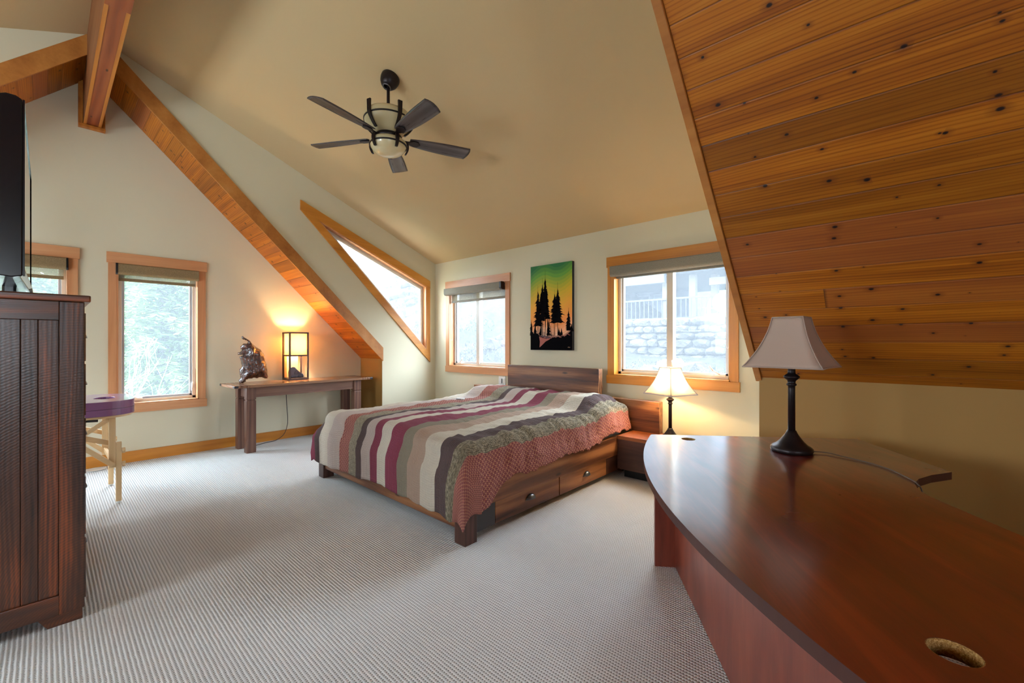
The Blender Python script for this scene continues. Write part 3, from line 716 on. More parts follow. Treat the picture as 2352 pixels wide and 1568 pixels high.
def quilt_pt(a, b):
    s = S0 + (S1 - S0) * a; t = T0 + (T1 - T0) * b
    over_x = 0; sx = 0
    if s > MX1: over_x = s - MX1; sx = 1
    elif s < MX0: over_x = MX0 - s; sx = -1
    over_y = MY0 - t if t < MY0 else 0
    ex_, ey_ = (MX1 if sx > 0 else MX0 if sx < 0 else s), (MY0 if over_y > 0 else t)
    z0 = quilt_top(ex_, ey_)
    d = math.hypot(over_x, over_y)
    if d == 0: return Vector((s, t, z0))
    if over_x > 0 and over_y > 0: d = (over_x ** 4 + over_y ** 4) ** .25 * (1 - .10 * math.sin(2 * math.atan2(over_y, over_x)) ** 2)
    R = .085                                                    # soft shoulder
    ang = min(d / R, PI / 2); out = R * math.sin(ang); dn = R * (1 - math.cos(ang))
    rem = max(0, d - R * PI / 2)
    if over_x > 0 and over_y > 0:
        th = math.atan2(over_y, over_x); dx, dy = math.cos(th) * sx, -math.sin(th)
        fold = .030 * math.sin(th * 2) ** 2 * (rem / .4)
        lean = .055
    else:
        dx, dy = (sx, 0) if over_x > 0 else (0, -1); fold = 0
        lean = .11 if over_y > 0 else (.10 if sx > 0 else .05)
    k = rem
    reach = (.135 if over_y > 0 else .12)
    if over_x > 0 and over_y > 0: reach = .140 / max(math.cos(th), math.sin(th))
    s_ = smooth(0, .17, k); out = out + (reach - R) * s_ + fold if sx >= 0 or over_y > 0 else out + .03 * s_
    dn += k * (1 - .06 * (1 - s_))
    u = s if over_y > 0 else t
    wv = .016 * math.sin(u * 11 + 1.5 * noise.noise(Vector((u * 2, 3, 0)))) + .012 * noise.noise(Vector((u * 6, d * 3, 5)))
    if sx > 0 and over_y == 0: wv += .018 * noise.noise(Vector((u * 14 + d * 6, d * 4, 7)))
    out += (wv if over_x == 0 or over_y == 0 else abs(wv)) * smooth(.03, .3, d) * (.5 if d > .24 else 1)
    if sx > 0 and over_y == 0:                                   # keeps clear of the rail, hem lifts toward the pillows
        out = min(out, .15)
    hemlift = 0
    return Vector((ex_ + dx * out * (1 if over_x > 0 else 0), ey_ + dy * out * (1 if over_y > 0 else 0), z0 - dn + hemlift))
q = thing('quilt', 'patchwork quilt in magenta, brown and cream stripes spread over the bed', 'quilt', (0, 0, 0))
mb = MB()
def quv(a, b): return (S0 + (S1 - S0) * a, T0 + (T1 - T0) * b)
def quv2(a, b):
    s, t = quv(a, b)
    if s > MX1: s = MX1 + (s - MX1) * side_drop(t) / .47
    return (s, t)
def q_hem(a, b):
    # the side drop gets shorter toward the headboard
    s = S0 + (S1 - S0) * a
    if s > MX1:
        t = T0 + (T1 - T0) * b
        s = MX1 + (s - MX1) * side_drop(t) / .47
        a = (s - S0) / (S1 - S0)
    return quilt_pt(a, b)
mb.grid(190, 170, q_hem, uv=quv2)
qo = mb.build('quilt_top', M_QUILT, q, recalc=False)
md = qo.modifiers.new('thick', 'SOLIDIFY'); md.thickness = .009; md.offset = -1
t = thing('remote_control', 'small white device lying on the quilt', 'remote', (-3.53, 3.02, quilt_top(-3.53, 3.02) + .004), .5)
MB().box(-.045, .045, -.02, .02, 0, .016, None, .004).build('body', M_WHITE, t)
MB().box(-.042, .012, -.0205, -.0195, .003, .013).build('dark_band', plain('grey_plastic', '#9a9aa0', .4), t)

# ------------------------------------------------------------------ console table
M_CT = {a: wood('walnut_stain_' + a, '#4a3029', '#6f4c3e', '#8e6a54', axis=a, rough=.38, grain=1, knots=.35, bump=.12) for a in 'xyz'}
M_CTT = wood('console_top_wood', '#5b3c2b', '#835c43', '#a57d5d', axis='y', rough=.22, grain=1, knots=.3, bump=.08, coat=.3)
t = thing('console_table', 'long dark wood console table against the gable wall', 'console table', (-5.685, 2.228, 0), math.radians(1.8))
TT = .775
MB().box(-.255, .255, -.69, .69, TT - .03, TT, None, .004).build('tabletop', M_CTT, t)
for s in (-1, 1):
    MB().box(-.255, .255, min(s * .692, s * .84), max(s * .692, s * .84), TT - .03, TT, None, .004).build('breadboard_end', wood('breadboard_wood' + str(s), '#5b3c2b', '#876049', '#a98467', axis='x', rough=.25, grain=1, knots=.3, bump=.08), t)
    for sx in (-1, 1):
        MB().box(sx * .257 if sx < 0 else .20, -.20 if sx < 0 else .257, min(s * .80, s * .842), max(s * .80, s * .842), TT - .026, TT - .004, None, .002).build('corner_iron', plain('corner_iron', '#44454c', .3, .7), t)
MB().box(.145, .17, -.60, .60, .625, TT - .03).build('apron', M_CT['y'], t, bevel=.002)
MB().box(-.17, -.145, -.60, .60, .625, TT - .03).build('apron', M_CT['y'], t, bevel=.002)
for s in (-1, 1): MB().box(-.1, .1, s * .66 - .012, s * .66 + .012, .625, TT - .03).build('end_apron', M_CT['x'], t, bevel=.002)
for sy in (-1, 1):
    for sx in (-1, 1):
        cx, cy_ = sx * .148, sy * .652; w = .043; h = .05
        mb = MB(); mb.box(cx - w, cx + w, cy_ - h, cy_ + h, 0, .592, None, .006); mb.box(cx - w + .009, cx + w - .009, cy_ - h + .009, cy_ + h - .009, .59, .605); mb.box(cx - w, cx + w, cy_ - h, cy_ + h, .603, TT - .03, None, .006)
        mb.build('leg', M_CT['z'], t)

# lantern lamp
M_LF = plain('espresso_frame', '#3b2a2c', .45)
def lit_fabric(name, col, trans=.55):
    t = NT(name); t.set(base=hexc(col), rough=.9, spec=.1)
    tl = t.n('ShaderNodeBsdfTranslucent'); tl.inputs[0].default_value = hexc(col); m = t.n('ShaderNodeMixShader'); m.inputs[0].default_value = trans
    t.l(t.b.outputs[0], m.inputs[1]); t.l(tl.outputs[0], m.inputs[2]); t.l(m.outputs[0], t.out.inputs[0]); return t.m
M_RICE = lit_fabric('rice_paper_fabric', '#f6dcae', .4)
t = thing('lantern_lamp', 'lit square lantern lamp with dark frame on the console table', 'lamp', (-5.82, 2.19, .776))
hs, hh, bw = .12, .61, .0095
mb = MB()
for sx in (-1, 1):
    for sy in (-1, 1): mb.box(sx * (hs - bw) - bw, sx * (hs - bw) + bw, sy * (hs - bw) - bw, sy * (hs - bw) + bw, 0, hh)
for z in (0, .302, hh - .018):
    for s in (-1, 1):
        c_ = s * (hs - bw)
        mb.box(-hs + .019, hs - .019, c_ - bw, c_ + bw, z, z + .018 + (.006 if z == 0 else 0)); mb.box(c_ - bw, c_ + bw, -hs + .019, hs - .019, z, z + .018 + (.006 if z == 0 else 0))
mb.build('frame', M_LF, t, bevel=.0015)
hp = hs - .022
for nm, b in (('shade_panel', (hp, hp + .002, -hp, hp)), ('shade_panel', (-hp - .002, -hp, -hp, hp)), ('shade_panel', (-hp, hp, hp, hp + .002)), ('shade_panel', (-hp, hp, -hp - .002, -hp))):
    MB().box(*b, .322, .59).build(nm, M_RICE, t)
MB().box(-hs + .02, hs - .02, -hs + .02, hs - .02, .02, .026).build('base_shelf', M_LF, t)
MB().box(-hp - .002, -hp, -hp, hp - .03, .026, .31).build('lower_panel', M_RICE, t)
MB().box(-hp, hp - .12, -hp - .002, -hp, .026, .31).build('lower_panel', M_RICE, t)
MB().lathe([(.018, .30), (.018, .34), (.012, .345)], 12).build('socket', M_BLACK, t)
def bulb(loc, power, r=.03, col=(1, .62, .26)):
    l = bpy.data.lights.new('bulb_light', 'POINT'); l.energy = power; l.color = col; l.shadow_soft_size = r
    o = bpy.data.objects.new('bulb_light', l); o.location = loc; COL.objects.link(o); return o
bulb((-5.82, 2.19, .776 + .46), 8.5, .03, (1, .75, .42))
t = thing('carved_figurine', 'small dark carved animal stone sitting inside the lantern lamp', 'figurine', (-5.805, 2.19, .8025))
prof = [(-.085, 0), (.085, 0), (.088, .02), (.075, .045), (.03, .075), (.0, .11), (-.02, .135), (-.05, .142), (-.075, .13), (-.088, .07)]
M_STONE = plain('polished_stone', '#4b4254', .3, 0, .6)
MB().slab(prof, [], lambda u, v, w: (w, u, v), -.03, .03).build('body', M_STONE, t, bevel=.008)
def ringline(pts, w=.0022, nm='carved_line'):
    mb = MB(); P = [(.0315, p[0], p[1]) for p in pts]; mb.tube(P + [P[0]], w, 5); return mb.build(nm, M_BLACK, t)
ringline([(-.03, .045), (.055, .045), (.04, .06), (-.005, .095), (-.02, .085)]); ringline([(-.075, .008), (-.01, .008), (-.02, .03), (-.065, .03)]); ringline([(.01, .008), (.075, .008), (.065, .028), (.02, .028)])
mb = MB(); mb.lathe([(0, 0), (.004, .001), (.0045, .004), (0, .006)], 10, M=Matrix.Translation((.030, .01, .06)) @ Matrix.Rotation(PI / 2, 4, 'Y')); mb.build('carved_eye', M_BLACK, t)
t = thing('power_cord', 'thin dark cord hanging behind the console table to the carpet', 'cord')
pts = [(-5.90, 2.12, .80), (-5.972, 2.13, .76), (-5.955, 2.125, .55), (-5.95, 2.14, .27), (-5.95, 2.13, .15), (-5.93, 2.08, .06), (-5.90, 1.98, .012), (-5.88, 1.86, .006), (-5.82, 1.74, .005), (-5.80, 1.60, .005)]
def catmull(p, n=6):
    p = [Vector(q_) for q_ in p]; out = []
    for i in range(len(p) - 1):
        a, b, c_, d = p[max(i - 1, 0)], p[i], p[i + 1], p[min(i + 2, len(p) - 1)]
        for k in range(n):
            u = k / n; out.append(.5 * ((2 * b) + (c_ - a) * u + (2 * a - 5 * b + 4 * c_ - d) * u * u + (3 * b - a - 3 * c_ + d) * u ** 3))
    return out + [p[-1]]
M_CORD = plain('brown_cord', '#3c3230', .5)
MB().tube(catmull(pts), .004, 6).build('cord', M_CORD, t)

# burl sculpture: an outline inflated to a lumpy solid
def burl():
    # outline in pixels of a 2352-wide view, measured against the table, turned to metres
    px = [(554, 773), (557, 771), (564, 776), (572, 781), (580, 790), (588, 797), (598, 803), (606, 815), (608, 827), (612, 840), (613, 852), (615, 868), (612, 872), (604, 869), (597, 867), (590, 869), (583, 868), (576, 869), (569, 870), (563, 872), (563, 876), (556, 880), (550, 879), (549, 872), (553, 868), (551, 858), (551, 847), (556, 842), (555, 836), (553, 826), (550, 819), (555, 817), (559, 814), (552, 814), (546, 813), (546, 809), (553, 807), (558, 802), (552, 800), (552, 796), (558, 789), (568, 787), (570, 783), (566, 780), (558, 778)]
    Y0, Z0 = 1.533, .776; k = (1.823 - 1.533) / 63.0
    P = [(Y0 + (x - 552) * k, Z0 + (880 - y) * .00505) for x, y in px]
    return P
BP = burl()
def inside(p, P):
    c_ = False; j = len(P) - 1
    for i in range(len(P)):
        if (P[i][1] > p[1]) != (P[j][1] > p[1]) and p[0] < (P[j][0] - P[i][0]) * (p[1] - P[i][1]) / (P[j][1] - P[i][1]) + P[i][0]: c_ = not c_
        j = i
    return c_
def dist(p, P):
    m = 9
    for i in range(len(P)):
        a = Vector(P[i]); b = Vector(P[(i + 1) % len(P)]); d = b - a; v = Vector(p) - a; u = max(0, min(1, v.dot(d) / max(d.length_squared, 1e-9))); m = min(m, (v - d * u).length)
    return m
mb = MB(); st = .0085; ys = [p[0] for p in BP]; zz = [p[1] for p in BP]
cells = {}; ny_ = int((max(ys) - min(ys)) / st) + 2; nz_ = int((max(zz) - min(zz)) / st) + 2
def bv(i, j, side):
    k = (i, j, side)
    if k in cells: return cells[k]
    y = min(ys) + i * st; z = min(zz) + j * st
    ins = inside((y, z), BP); d = dist((y, z), BP) if ins else 0
    th = min(.085, math.sqrt(max(d, 0)) * .30) if ins else 0
    n_ = noise.noise(Vector((y * 18, z * 14, 3 + side))) * .9 + noise.noise(Vector((y * 45, z * 30, 8))) * .5
    th *= (1 + .42 * n_)
    if th <= 0.0001:
        kk = (i, j, 0)
        if kk not in cells: cells[kk] = mb.bm.verts.new((-5.70, y, z))
        cells[k] = cells[kk]; return cells[kk]
    cells[k] = mb.bm.verts.new((-5.70 + side * max(th, .004), y, z)); return cells[k]
for i in range(ny_):
    for j in range(nz_):
        c0 = (min(ys) + (i + .5) * st, min(zz) + (j + .5) * st)
        if inside(c0, BP) or dist(c0, BP) < st * .3:
            for sd in (-1, 1):
                vv = [bv(i, j, sd), bv(i + 1, j, sd), bv(i + 1, j + 1, sd), bv(i, j + 1, sd)]
                u_ = []; [u_.append(v) for v in vv if v not in u_]
                if len(u_) >= 3: mb.face(u_, True)
def burl_mat():
    t = NT('lacquered_burl'); v = t.coord('Object', (1, 1, .6)); n1 = t.noise(v, 16, 5, .6, 2.2)
    col = t.ramp(n1, [(.3, hexc('#180c0c')), (.48, hexc('#4a261b')), (.62, hexc('#6d3a22')), (.76, hexc('#a35a2a'))])
    t.set(base=col, rough=.16, coat=.8, coat_rough=.05); t.bump(t.math('ADD', n1, t.math('MULTIPLY', t.noise(v, 50, 3, .6, 1), .4)), .9, .02); return t.m
t = thing('burl_sculpture', 'glossy twisted burl wood sculpture at the window end of the console', 'sculpture')
o = mb.build('burl', burl_mat(), t)
for f_ in o.data.polygons: f_.use_smooth = True
md = o.modifiers.new('smooth', 'SMOOTH'); md.iterations = 1; md.factor = .5

# ------------------------------------------------------------------ desk
DA = math.atan2(-.819, .574)
desk = thing('bow_front_desk', 'large cherry laminate bow front desk with cable holes', 'desk', (-1.05, 2.304, 0), DA)
# local frame: u along the desk (x), v across (y)
DZ = .73; LU = 1.80
def cherry(name, axis='x', a='#3a0c06', b='#691a0b', c_='#983714', rough=.25):
    t = NT(name); cc = t.n('ShaderNodeTexCoord'); m = t.n('ShaderNodeMapping'); t.l(cc.outputs['Object'], m.inputs[0]); m.inputs['Rotation'].default_value = ROT[axis]
    a1 = t.n('ShaderNodeMapping'); t.l(m.outputs[0], a1.inputs[0]); a1.inputs['Scale'].default_value = (1.3, 7, 7)
    n1 = t.noise(a1.outputs[0], 1, 4, .55, .8)
    b1 = t.n('ShaderNodeMapping'); t.l(m.outputs[0], b1.inputs[0]); b1.inputs['Scale'].default_value = (6, 130, 130)
    n2 = t.noise(b1.outputs[0], 1, 3, .6)
    f = t.math('ADD', t.math('MULTIPLY', n1, .85), t.math('MULTIPLY', n2, .18))
    col = t.ramp(f, [(.3, hexc(a)), (.52, hexc(b)), (.75, hexc(c_))])
    # fine scratches
    v = t.n('ShaderNodeTexVoronoi', feature='DISTANCE_TO_EDGE'); t.l(t.coord('Object', (1.6, 1.0, 1), (0, 0, .6)), v.inputs['Vector']); v.inputs['Scale'].default_value = 3.1
    scr = t.math('MULTIPLY', t.ramp(v.outputs['Distance'], [(0, 1.0), (.0012, .0)]), t.ramp(t.noise(t.coord(), 3, 2), [(.6, 0.0), (.75, .22)]))
    t.set(base=col, rough=t.math('ADD', rough, t.math('MULTIPLY', t.noise(t.coord(), 5, 3), .08)), spec=.9, coat=(1.0 if rough < .3 else .2), coat_rough=.16); t.b.inputs['Coat IOR'].default_value = 1.85 if rough < .3 else 1.5; return t.m
M_CH = cherry('cherry_laminate_top'); M_CHV = cherry('cherry_laminate_panel', 'z', '#5b2015', '#803624', '#9a4c32', .32)
M_CHE = plain('dark_desk_edge', '#4b2a24', .35); M_PB = None
def particle():
    t = NT('particle_board'); v = t.coord(); n1 = t.noise(v, 260, 3, .8); t.set(base=t.ramp(n1, [(.3, hexc('#5c3c17')), (.5, hexc('#a47a3c')), (.7, hexc('#d6b47a'))]), rough=.9); return t.m
M_PB = particle()
def arc(u0, v0, u1, v1, sag, n=24):
    out = []
    for i in range(n + 1):
        s = i / n; out.append((u0 + (u1 - u0) * s, v0 + (v1 - v0) * s + sag * 4 * s * (1 - s)))
    return out
bow = arc(-.03, 0, LU, 0, -.158, 36)
conc = [(.545, 1.065), (.560, 1.035), (.60, .95), (.66, .862), (.72, .805), (.79, .765), (.87, .748), (.95, .747)]
outer = bow + [(LU, .747)] + conc[::-1] + [(-.06, 1.085)]
def circ(u, v, r, n=28): return [(u + r * math.cos(2 * PI * i / n), v + r * math.sin(2 * PI * i / n)) for i in range(n)]
G1, G2 = (.066, .177), (1.676, .180)
mb = MB(); mb.slab(outer, [circ(*G1, .036), circ(*G2, .036)], lambda u, v, w: (u, v, w), DZ - .030, DZ, side_mi=1)
top = mb.build('desktop', [M_CH, M_CHE], desk)
for g in (G1, G2):
    mb = MB(); n = 28; a = circ(*g, .0365); b = circ(*g, .0345)
    A = mb.vs([(*p, DZ - .03) for p in b]); B = mb.vs([(*p, DZ - .0005) for p in b]); C_ = mb.vs([(*p, DZ - .03) for p in a]); D_ = mb.vs([(*p, DZ - .0005) for p in a])
    for i in range(n):
        j = (i + 1) % n; mb.face([A[i], A[j], B[j], B[i]], True); mb.face([C_[i], C_[j], D_[j], D_[i]], True); mb.face([B[i], B[j], D_[j], D_[i]]); mb.face([A[i], A[j], C_[j], C_[i]])
    mb.build('cable_hole', M_PB, desk)
MB().box(-.022, .004, .014, .72, 0, DZ - .031).build('end_panel', M_CHV, desk, bevel=.001)
MB().box(LU - .04, LU - .015, .014, .72, 0, DZ - .031).build('end_panel', M_CHV, desk, bevel=.001)
MB().box(.005, LU - .041, .122, .142, .004, DZ - .031).build('modesty_panel', M_CHV, desk, bevel=.001)
MB().box(-.02, .003, .76, 1.05, 0, DZ - .031).build('return_panel', M_CHV, desk, bevel=.001)
MB().lathe([(0, -.02), (.004, -.02), (.004, 0), (0, 0)], 6, c=(.3, .3, DZ - .031)).build('cam_fitting', M_PEWTER, desk)

# square bell-shade table lamps
M_BRZ = plain('dark_bronze', '#2a2122', .38, .55)
def lamp_shade_mesh(hd0, hd1, h, lean=.45):
    """four concave panels; half diagonals hd0 (top) to hd1 (bottom)"""
    mb = MB(); n = 14; m = 8; rings = []
    for j in range(n + 1):
        s = j / n; cur = hd0 + (hd1 - hd0) * (lean * s + (1 - lean) * s ** 2.3); ring = []
        cs = [Vector((cur * math.cos(PI / 2 * k), cur * math.sin(PI / 2 * k), h * (1 - s))) for k in range(4)]
        for k in range(4):
            a, b = cs[k], cs[(k + 1) % 4]
            for i in range(m):
                u = i / m; p = a.lerp(b, u); inn = .045 * cur * 4 * u * (1 - u) * (.3 + s)
                d = Vector((p.x, p.y, 0)).normalized(); p = p - d * inn
                ring.append(mb.bm.verts.new(p))
        rings.append(ring)
    N = 4 * m
    for j in range(n):
        for i in range(N): mb.face([rings[j][i], rings[j][(i + 1) % N], rings[j + 1][(i + 1) % N], rings[j + 1][i]], True)
    return mb, rings
def shade_mat(name, col, trans):
    t = NT(name); v = t.coord('Object', (1, 1, .15)); n1 = t.noise(v, 500, 2, .6); c0 = t.mix(t.math('MULTIPLY', n1, .12), hexc(col), hexc('#8b7f74'))
    t.set(base=c0, rough=.85, spec=.15, sheen=.2); tl = t.n('ShaderNodeBsdfTranslucent'); t.l(c0, tl.inputs[0]); m = t.n('ShaderNodeMixShader'); m.inputs[0].default_value = trans
    t.l(t.b.outputs[0], m.inputs[1]); t.l(tl.outputs[0], m.inputs[2]); t.l(m.outputs[0], t.out.inputs[0]); return t.m
def table_lamp(label, loc, rz, mat, piping, group):
    t = thing('table_lamp', label, 'lamp', loc, rz, group)
    H0, H1 = .405, .640
    MB().lathe([(0, 0), (.084, 0), (.088, .006), (.088, .018), (.080, .026), (.066, .034), (.05, .050), (.034, .072), (.024, .088), (.019, .1), (0, .1)], 40).build('base', M_BRZ, t)
    MB().lathe([(0, .095), (.0155, .096), (.0150, .30), (.0150, .312), (.021, .316), (.021, .322), (.016, .326), (.018, .338), (.028, .347), (.034, .353), (.034, .358), (.026, .366), (.017, .372), (.016, .380), (.016, .392), (.019, .398), (0, .398)], 28).build('stem', M_BRZ, t)
    MB().lathe([(.012, .396), (.02, .398), (.05, .404), (.052, .408), (.048, .408), (.02, .404), (.013, .42), (.013, .46), (0, .46)], 28).build('candle_cup', M_BRZ, t)
    mb, r = lamp_shade_mesh(.088, .226, H1 - H0); o = mb.build('lamp_shade', mat, t); o.location = (0, 0, H0)
    md = o.modifiers.new('thick', 'SOLIDIFY'); md.thickness = .0015
    mb = MB()
    mb2, r = lamp_shade_mesh(.0895, .2275, H1 - H0); P = [[v.co.copy() for v in ring] for ring in r]; mb2.bm.free()
    m = 8
    mb.tube(P[0] + [P[0][0]], .003, 6); mb.tube(P[-1] + [P[-1][0]], .0038, 6)
    for k in range(4): mb.tube([ring[k * m] for ring in P], .0028, 6)
    o2 = mb.build('shade_piping', piping, t); o2.location = (0, 0, H0)
    mb = MB(); mb.tube([(.012, 0, .44), (.03, 0, .5), (.03, 0, .58), (0, 0, .615)], .0018, 5); mb.tube([(-.012, 0, .44), (-.03, 0, .5), (-.03, 0, .58), (0, 0, .615)], .0018, 5); mb.build('harp', M_PEWTER, t)
    return t
M_SH_OFF = shade_mat('unlit_shade_fabric', '#cfb7a6', .25); M_SH_ON = shade_mat('lit_shade_fabric', '#efe6d8', .5)  # one shade fabric, its unlit and lit look put into two colours
M_PIPE = plain('piping_cream', '#b39c8e', .8); M_PIPE2 = plain('piping_grey', '#b8b0b4', .8)
table_lamp('unlit table lamp with bell shade standing on the desk', (-.405, 2.42, DZ + .001), math.radians(39), M_SH_OFF, M_PIPE, None)
tl = table_lamp('glowing table lamp with bell shade on the nightstand', (-1.552, 3.775, .389), math.radians(24), M_SH_ON, M_PIPE2, None)
bulb((-1.552, 3.775, .389 + .50), 4.5, .02, (1, .70, .36))
t = thing('lamp_cord', 'grey cord running from the desk lamp across the desktop edge', 'cord')
pts = [(-.325, 2.45, .738), (-.27, 2.47, .737), (-.20, 2.44, .735), (-.12, 2.40, .734), (-.05, 2.33, .734), (-.01, 2.26, .734), (.018, 2.20, .734), (.03, 2.168, .732), (.042, 2.15, .71), (.046, 2.14, .62), (.05, 2.14, .45), (.05, 2.15, .1), (.05, 2.16, .01)]
MB().tube(catmull(pts), .0026, 6).build('cord', plain('grey_cord', '#5d5048', .45), t)

# ------------------------------------------------------------------ painting
def canvas_mat():
    t = NT('sunset_canvas'); c = t.n('ShaderNodeTexCoord'); s = t.n('ShaderNodeSeparateXYZ'); t.l(c.outputs['Object'], s.inputs[0])
    u = t.math('DIVIDE', s.outputs[0], .617); v = t.math('DIVIDE', s.outputs[2], 1.022)   # 0..1
    hump = t.math('MULTIPLY', t.math('COSINE', t.math('MULTIPLY', t.math('SUBTRACT', u, .28), 7.0)), .045)
    w = t.math('SUBTRACT', v, t.math('ADD', hump, t.math('MULTIPLY', t.noise(c.outputs['Object'], 5, 2), .04)))
    w = t.math('ADD', w, t.math('MULTIPLY', t.math('SUBTRACT', .5, u), .10))
    bands = t.math('MULTIPLY', t.math('SINE', t.math('MULTIPLY', w, 150)), .013)
    f = t.math('ADD', w, bands)
    col = t.ramp(f, [(.12, hexc('#4a1a20')), (.2, hexc('#f0a878')), (.32, hexc('#f28c2e')), (.5, hexc('#eaa412')), (.66, hexc('#cfae10')), (.76, hexc('#9fa81e')), (.86, hexc('#5f9a35')), (.97, hexc('#1f6e3d'))])
    t.set(base=col, rough=.45, spec=.4); return t.m
M_CAN = canvas_mat(); M_SIL = plain('painted_silhouette', '#0b090c', .9, 0, .05); M_CEDGE = plain('canvas_edge', '#20222c', .5)
M_GLOW = plain('painted_embers', '#a64a35', .5); M_PALE = plain('painted_pale_trunks', '#f3c7a0', .5)
t = thing('canvas_painting', 'tall canvas painting of black fir silhouettes at sunset', 'painting', (-3.419, YD - .001, 1.163))
PWd, PHt = .617, 1.022
mb = MB(); mb.box(0, PWd, -.042, 0, 0, PHt)
for f_ in mb.bm.faces:
    if abs(f_.calc_center_median().y + .042) > .001: f_.material_index = 1
mb.build('canvas', [M_CAN, M_CEDGE], t)
# silhouettes painted on the canvas, as a thin layer of paint
rnd = random.Random(11)
mb = MB(); Yf = -.0428
def poly(pts, z=0):
    vsx = mb.vs([(p[0] * PWd, Yf - z, p[1] * PHt) for p in pts]); mb.face(vsx)
def firtree(x, base, crown, top, wid, lean=0, nb=22, taper=.8):
    xx = lambda h: x + lean * (h - base)
    poly([(xx(base) - .007, base), (xx(base) + .007, base), (xx(top) + .0015, top), (xx(top) - .0015, top)])
    hi = top - (top - crown) * .18
    for i in range(nb):
        s = i / (nb - 1); h = crown + (hi - crown) * s; w = wid * (1 - s) ** taper * (.7 + .5 * rnd.random()) + .008
        for sd in (-1, 1):
            w2 = 1.3 * w * (.65 + .6 * rnd.random()); d = .012 + .012 * rnd.random()
            c_ = xx(h); poly([(c_, h + .016), (c_ + sd * w2 * .55, h + .004), (c_ + sd * w2, h - d), (c_ + sd * w2 * .6, h - .013), (c_ + sd * w2 * .45, h - .022), (c_, h - .012)], .0001 * (i % 3))
firtree(.19, .17, .30, .77, .11, 0, 24); firtree(.30, .17, .36, .85, .085, 0, 24); firtree(.37, .17, .40, .93, .085, 0, 30); firtree(.27, .17, .45, .72, .07, 0, 16)
firtree(.44, .16, .38, .75, .05, -.05, 12); firtree(.60, .17, .36, .70, .10, .0, 22); firtree(.67, .17, .33, .78, .13, 0, 26, 1.0)
firtree(.92, .22, .24, .48, .055, 0, 14); firtree(.12, .18, .19, .33, .035, 0, 8); firtree(.02, .17, .19, .36, .04, 0, 8); firtree(.45, .17, .19, .36, .035, 0, 9); firtree(.26, .17, .19, .30, .03, 0, 7)
firtree(.70, .17, .18, .26, .03, 0, 6); firtree(.76, .17, .18, .25, .025, 0, 6); firtree(.99, .22, .23, .3, .03, 0, 4)
for i in range(9): x = .22 + .05 * i + .012 * rnd.random(); poly([(x, .16), (x + .008, .16), (x + .004, .40), (x, .40)])
poly([(.51, .16), (.525, .16), (.40, .62), (.395, .62)])
poly([(0, 0), (1, 0), (1, .235), (.93, .20), (.85, .165), (.7, .155), (.6, .15), (.45, .14), (.35, .142), (.24, .165), (.16, .20), (.08, .195), (0, .20)], .0004)
mb.build('painted_trees', M_SIL, t, recalc=False)
mb = MB(); Yf = -.0434
poly([(.22, .16), (.30, .142), (.40, .135), (.52, .14), (.46, .12), (.38, .10), (.30, .06), (.23, .03), (.24, .10)], .0002)
for k in range(26):
    x = .22 + .74 * k / 26; y = .155 + .012 * math.sin(k * 1.7) + (.03 * max(0, (x - .75) / .2)) - .018 * math.exp(-((x - .38) / .12) ** 2); poly([(x, y), (x + .026, y + .004 * math.sin(k)), (x + .022, y + .007), (x, y + .006)], .0003)
mb.build('painted_glow', M_GLOW, t, recalc=False)
for x in (.285, .325, .37, .39, .63, .655):
    mb = MB(); poly([(x, .165), (x + .011, .165), (x + .008, .27), (x + .002, .27)], .0); mb.build('painted_trunk', M_PALE, t, recalc=False)
mb = MB(); mb.tube([(.905 * PWd, -.0434, .032 * PHt), (.918 * PWd, -.0434, .04 * PHt), (.925 * PWd, -.0434, .03 * PHt), (.935 * PWd, -.0434, .04 * PHt), (.945 * PWd, -.0434, .03 * PHt), (.955 * PWd, -.0434, .036 * PHt)], .0014, 4); mb.build('signature_mark', M_PALE, t)

# ------------------------------------------------------------------ ceiling fan
M_CREAM = plain('cream_fan_glass', '#cdbd93', .35); M_FBL = wood('fan_blade_wood', '#362e2e', '#4a4141', '#5c5353', axis='x', rough=.3, grain=1, knots=0, bump=.03)
FX, FY = -3.05, 1.855; ZC = zd(FY)
fan = thing('ceiling_fan', 'five blade bronze ceiling fan with cream glass bowl on the dormer ceiling', 'ceiling fan', (FX, FY, 0))
sl = math.atan(.4105)
Mc = Matrix.Translation((0, .024, zd(FY + .024))) @ Matrix.Rotation(-sl, 4, 'X')
MB().lathe([(.07, .002), (.074, -.006), (.074, -.03), (.066, -.062), (.05, -.088), (.034, -.100), (.027, -.1)], 36, M=Mc).build('canopy', M_BRZ, fan)
MB().lathe([(.034, -.099), (.034, -.105), (.026, -.106), (.024, -.095)], 28, M=Mc).build('canopy_ring', M_PEWTER, fan)
MB().tube([(0, 0, ZC - .07), (0, 0, 3.06)], .0125, 14).build('downrod', M_BRZ, fan)
MB().lathe([(0, 3.090), (.12, 3.088), (.168, 3.075), (.186, 3.050), (.187, 3.02), (.176, 2.99), (.150, 2.955), (.118, 2.925), (.095, 2.905), (0, 2.905)], 48).build('motor_housing', M_CREAM, fan)
MB().lathe([(.183, 3.024), (.190, 3.022), (.190, 3.013), (.182, 3.011), (.183, 3.024)], 48).build('housing_band', M_BRZ, fan)
MB().lathe([(0, 2.906), (.10, 2.906), (.108, 2.895), (.108, 2.872), (.09, 2.866), (0, 2.866)], 40).build('hub', M_BRZ, fan)
MB().lathe([(.10, 2.868), (.126, 2.864), (.141, 2.850), (.144, 2.835), (.142, 2.822), (.0, 2.822)], 44).build('bowl_collar', M_CREAM, fan)
MB().lathe([(.140, 2.827), (.148, 2.826), (.148, 2.818), (.140, 2.816), (.140, 2.827)], 48).build('bowl_ring', M_BRZ, fan)
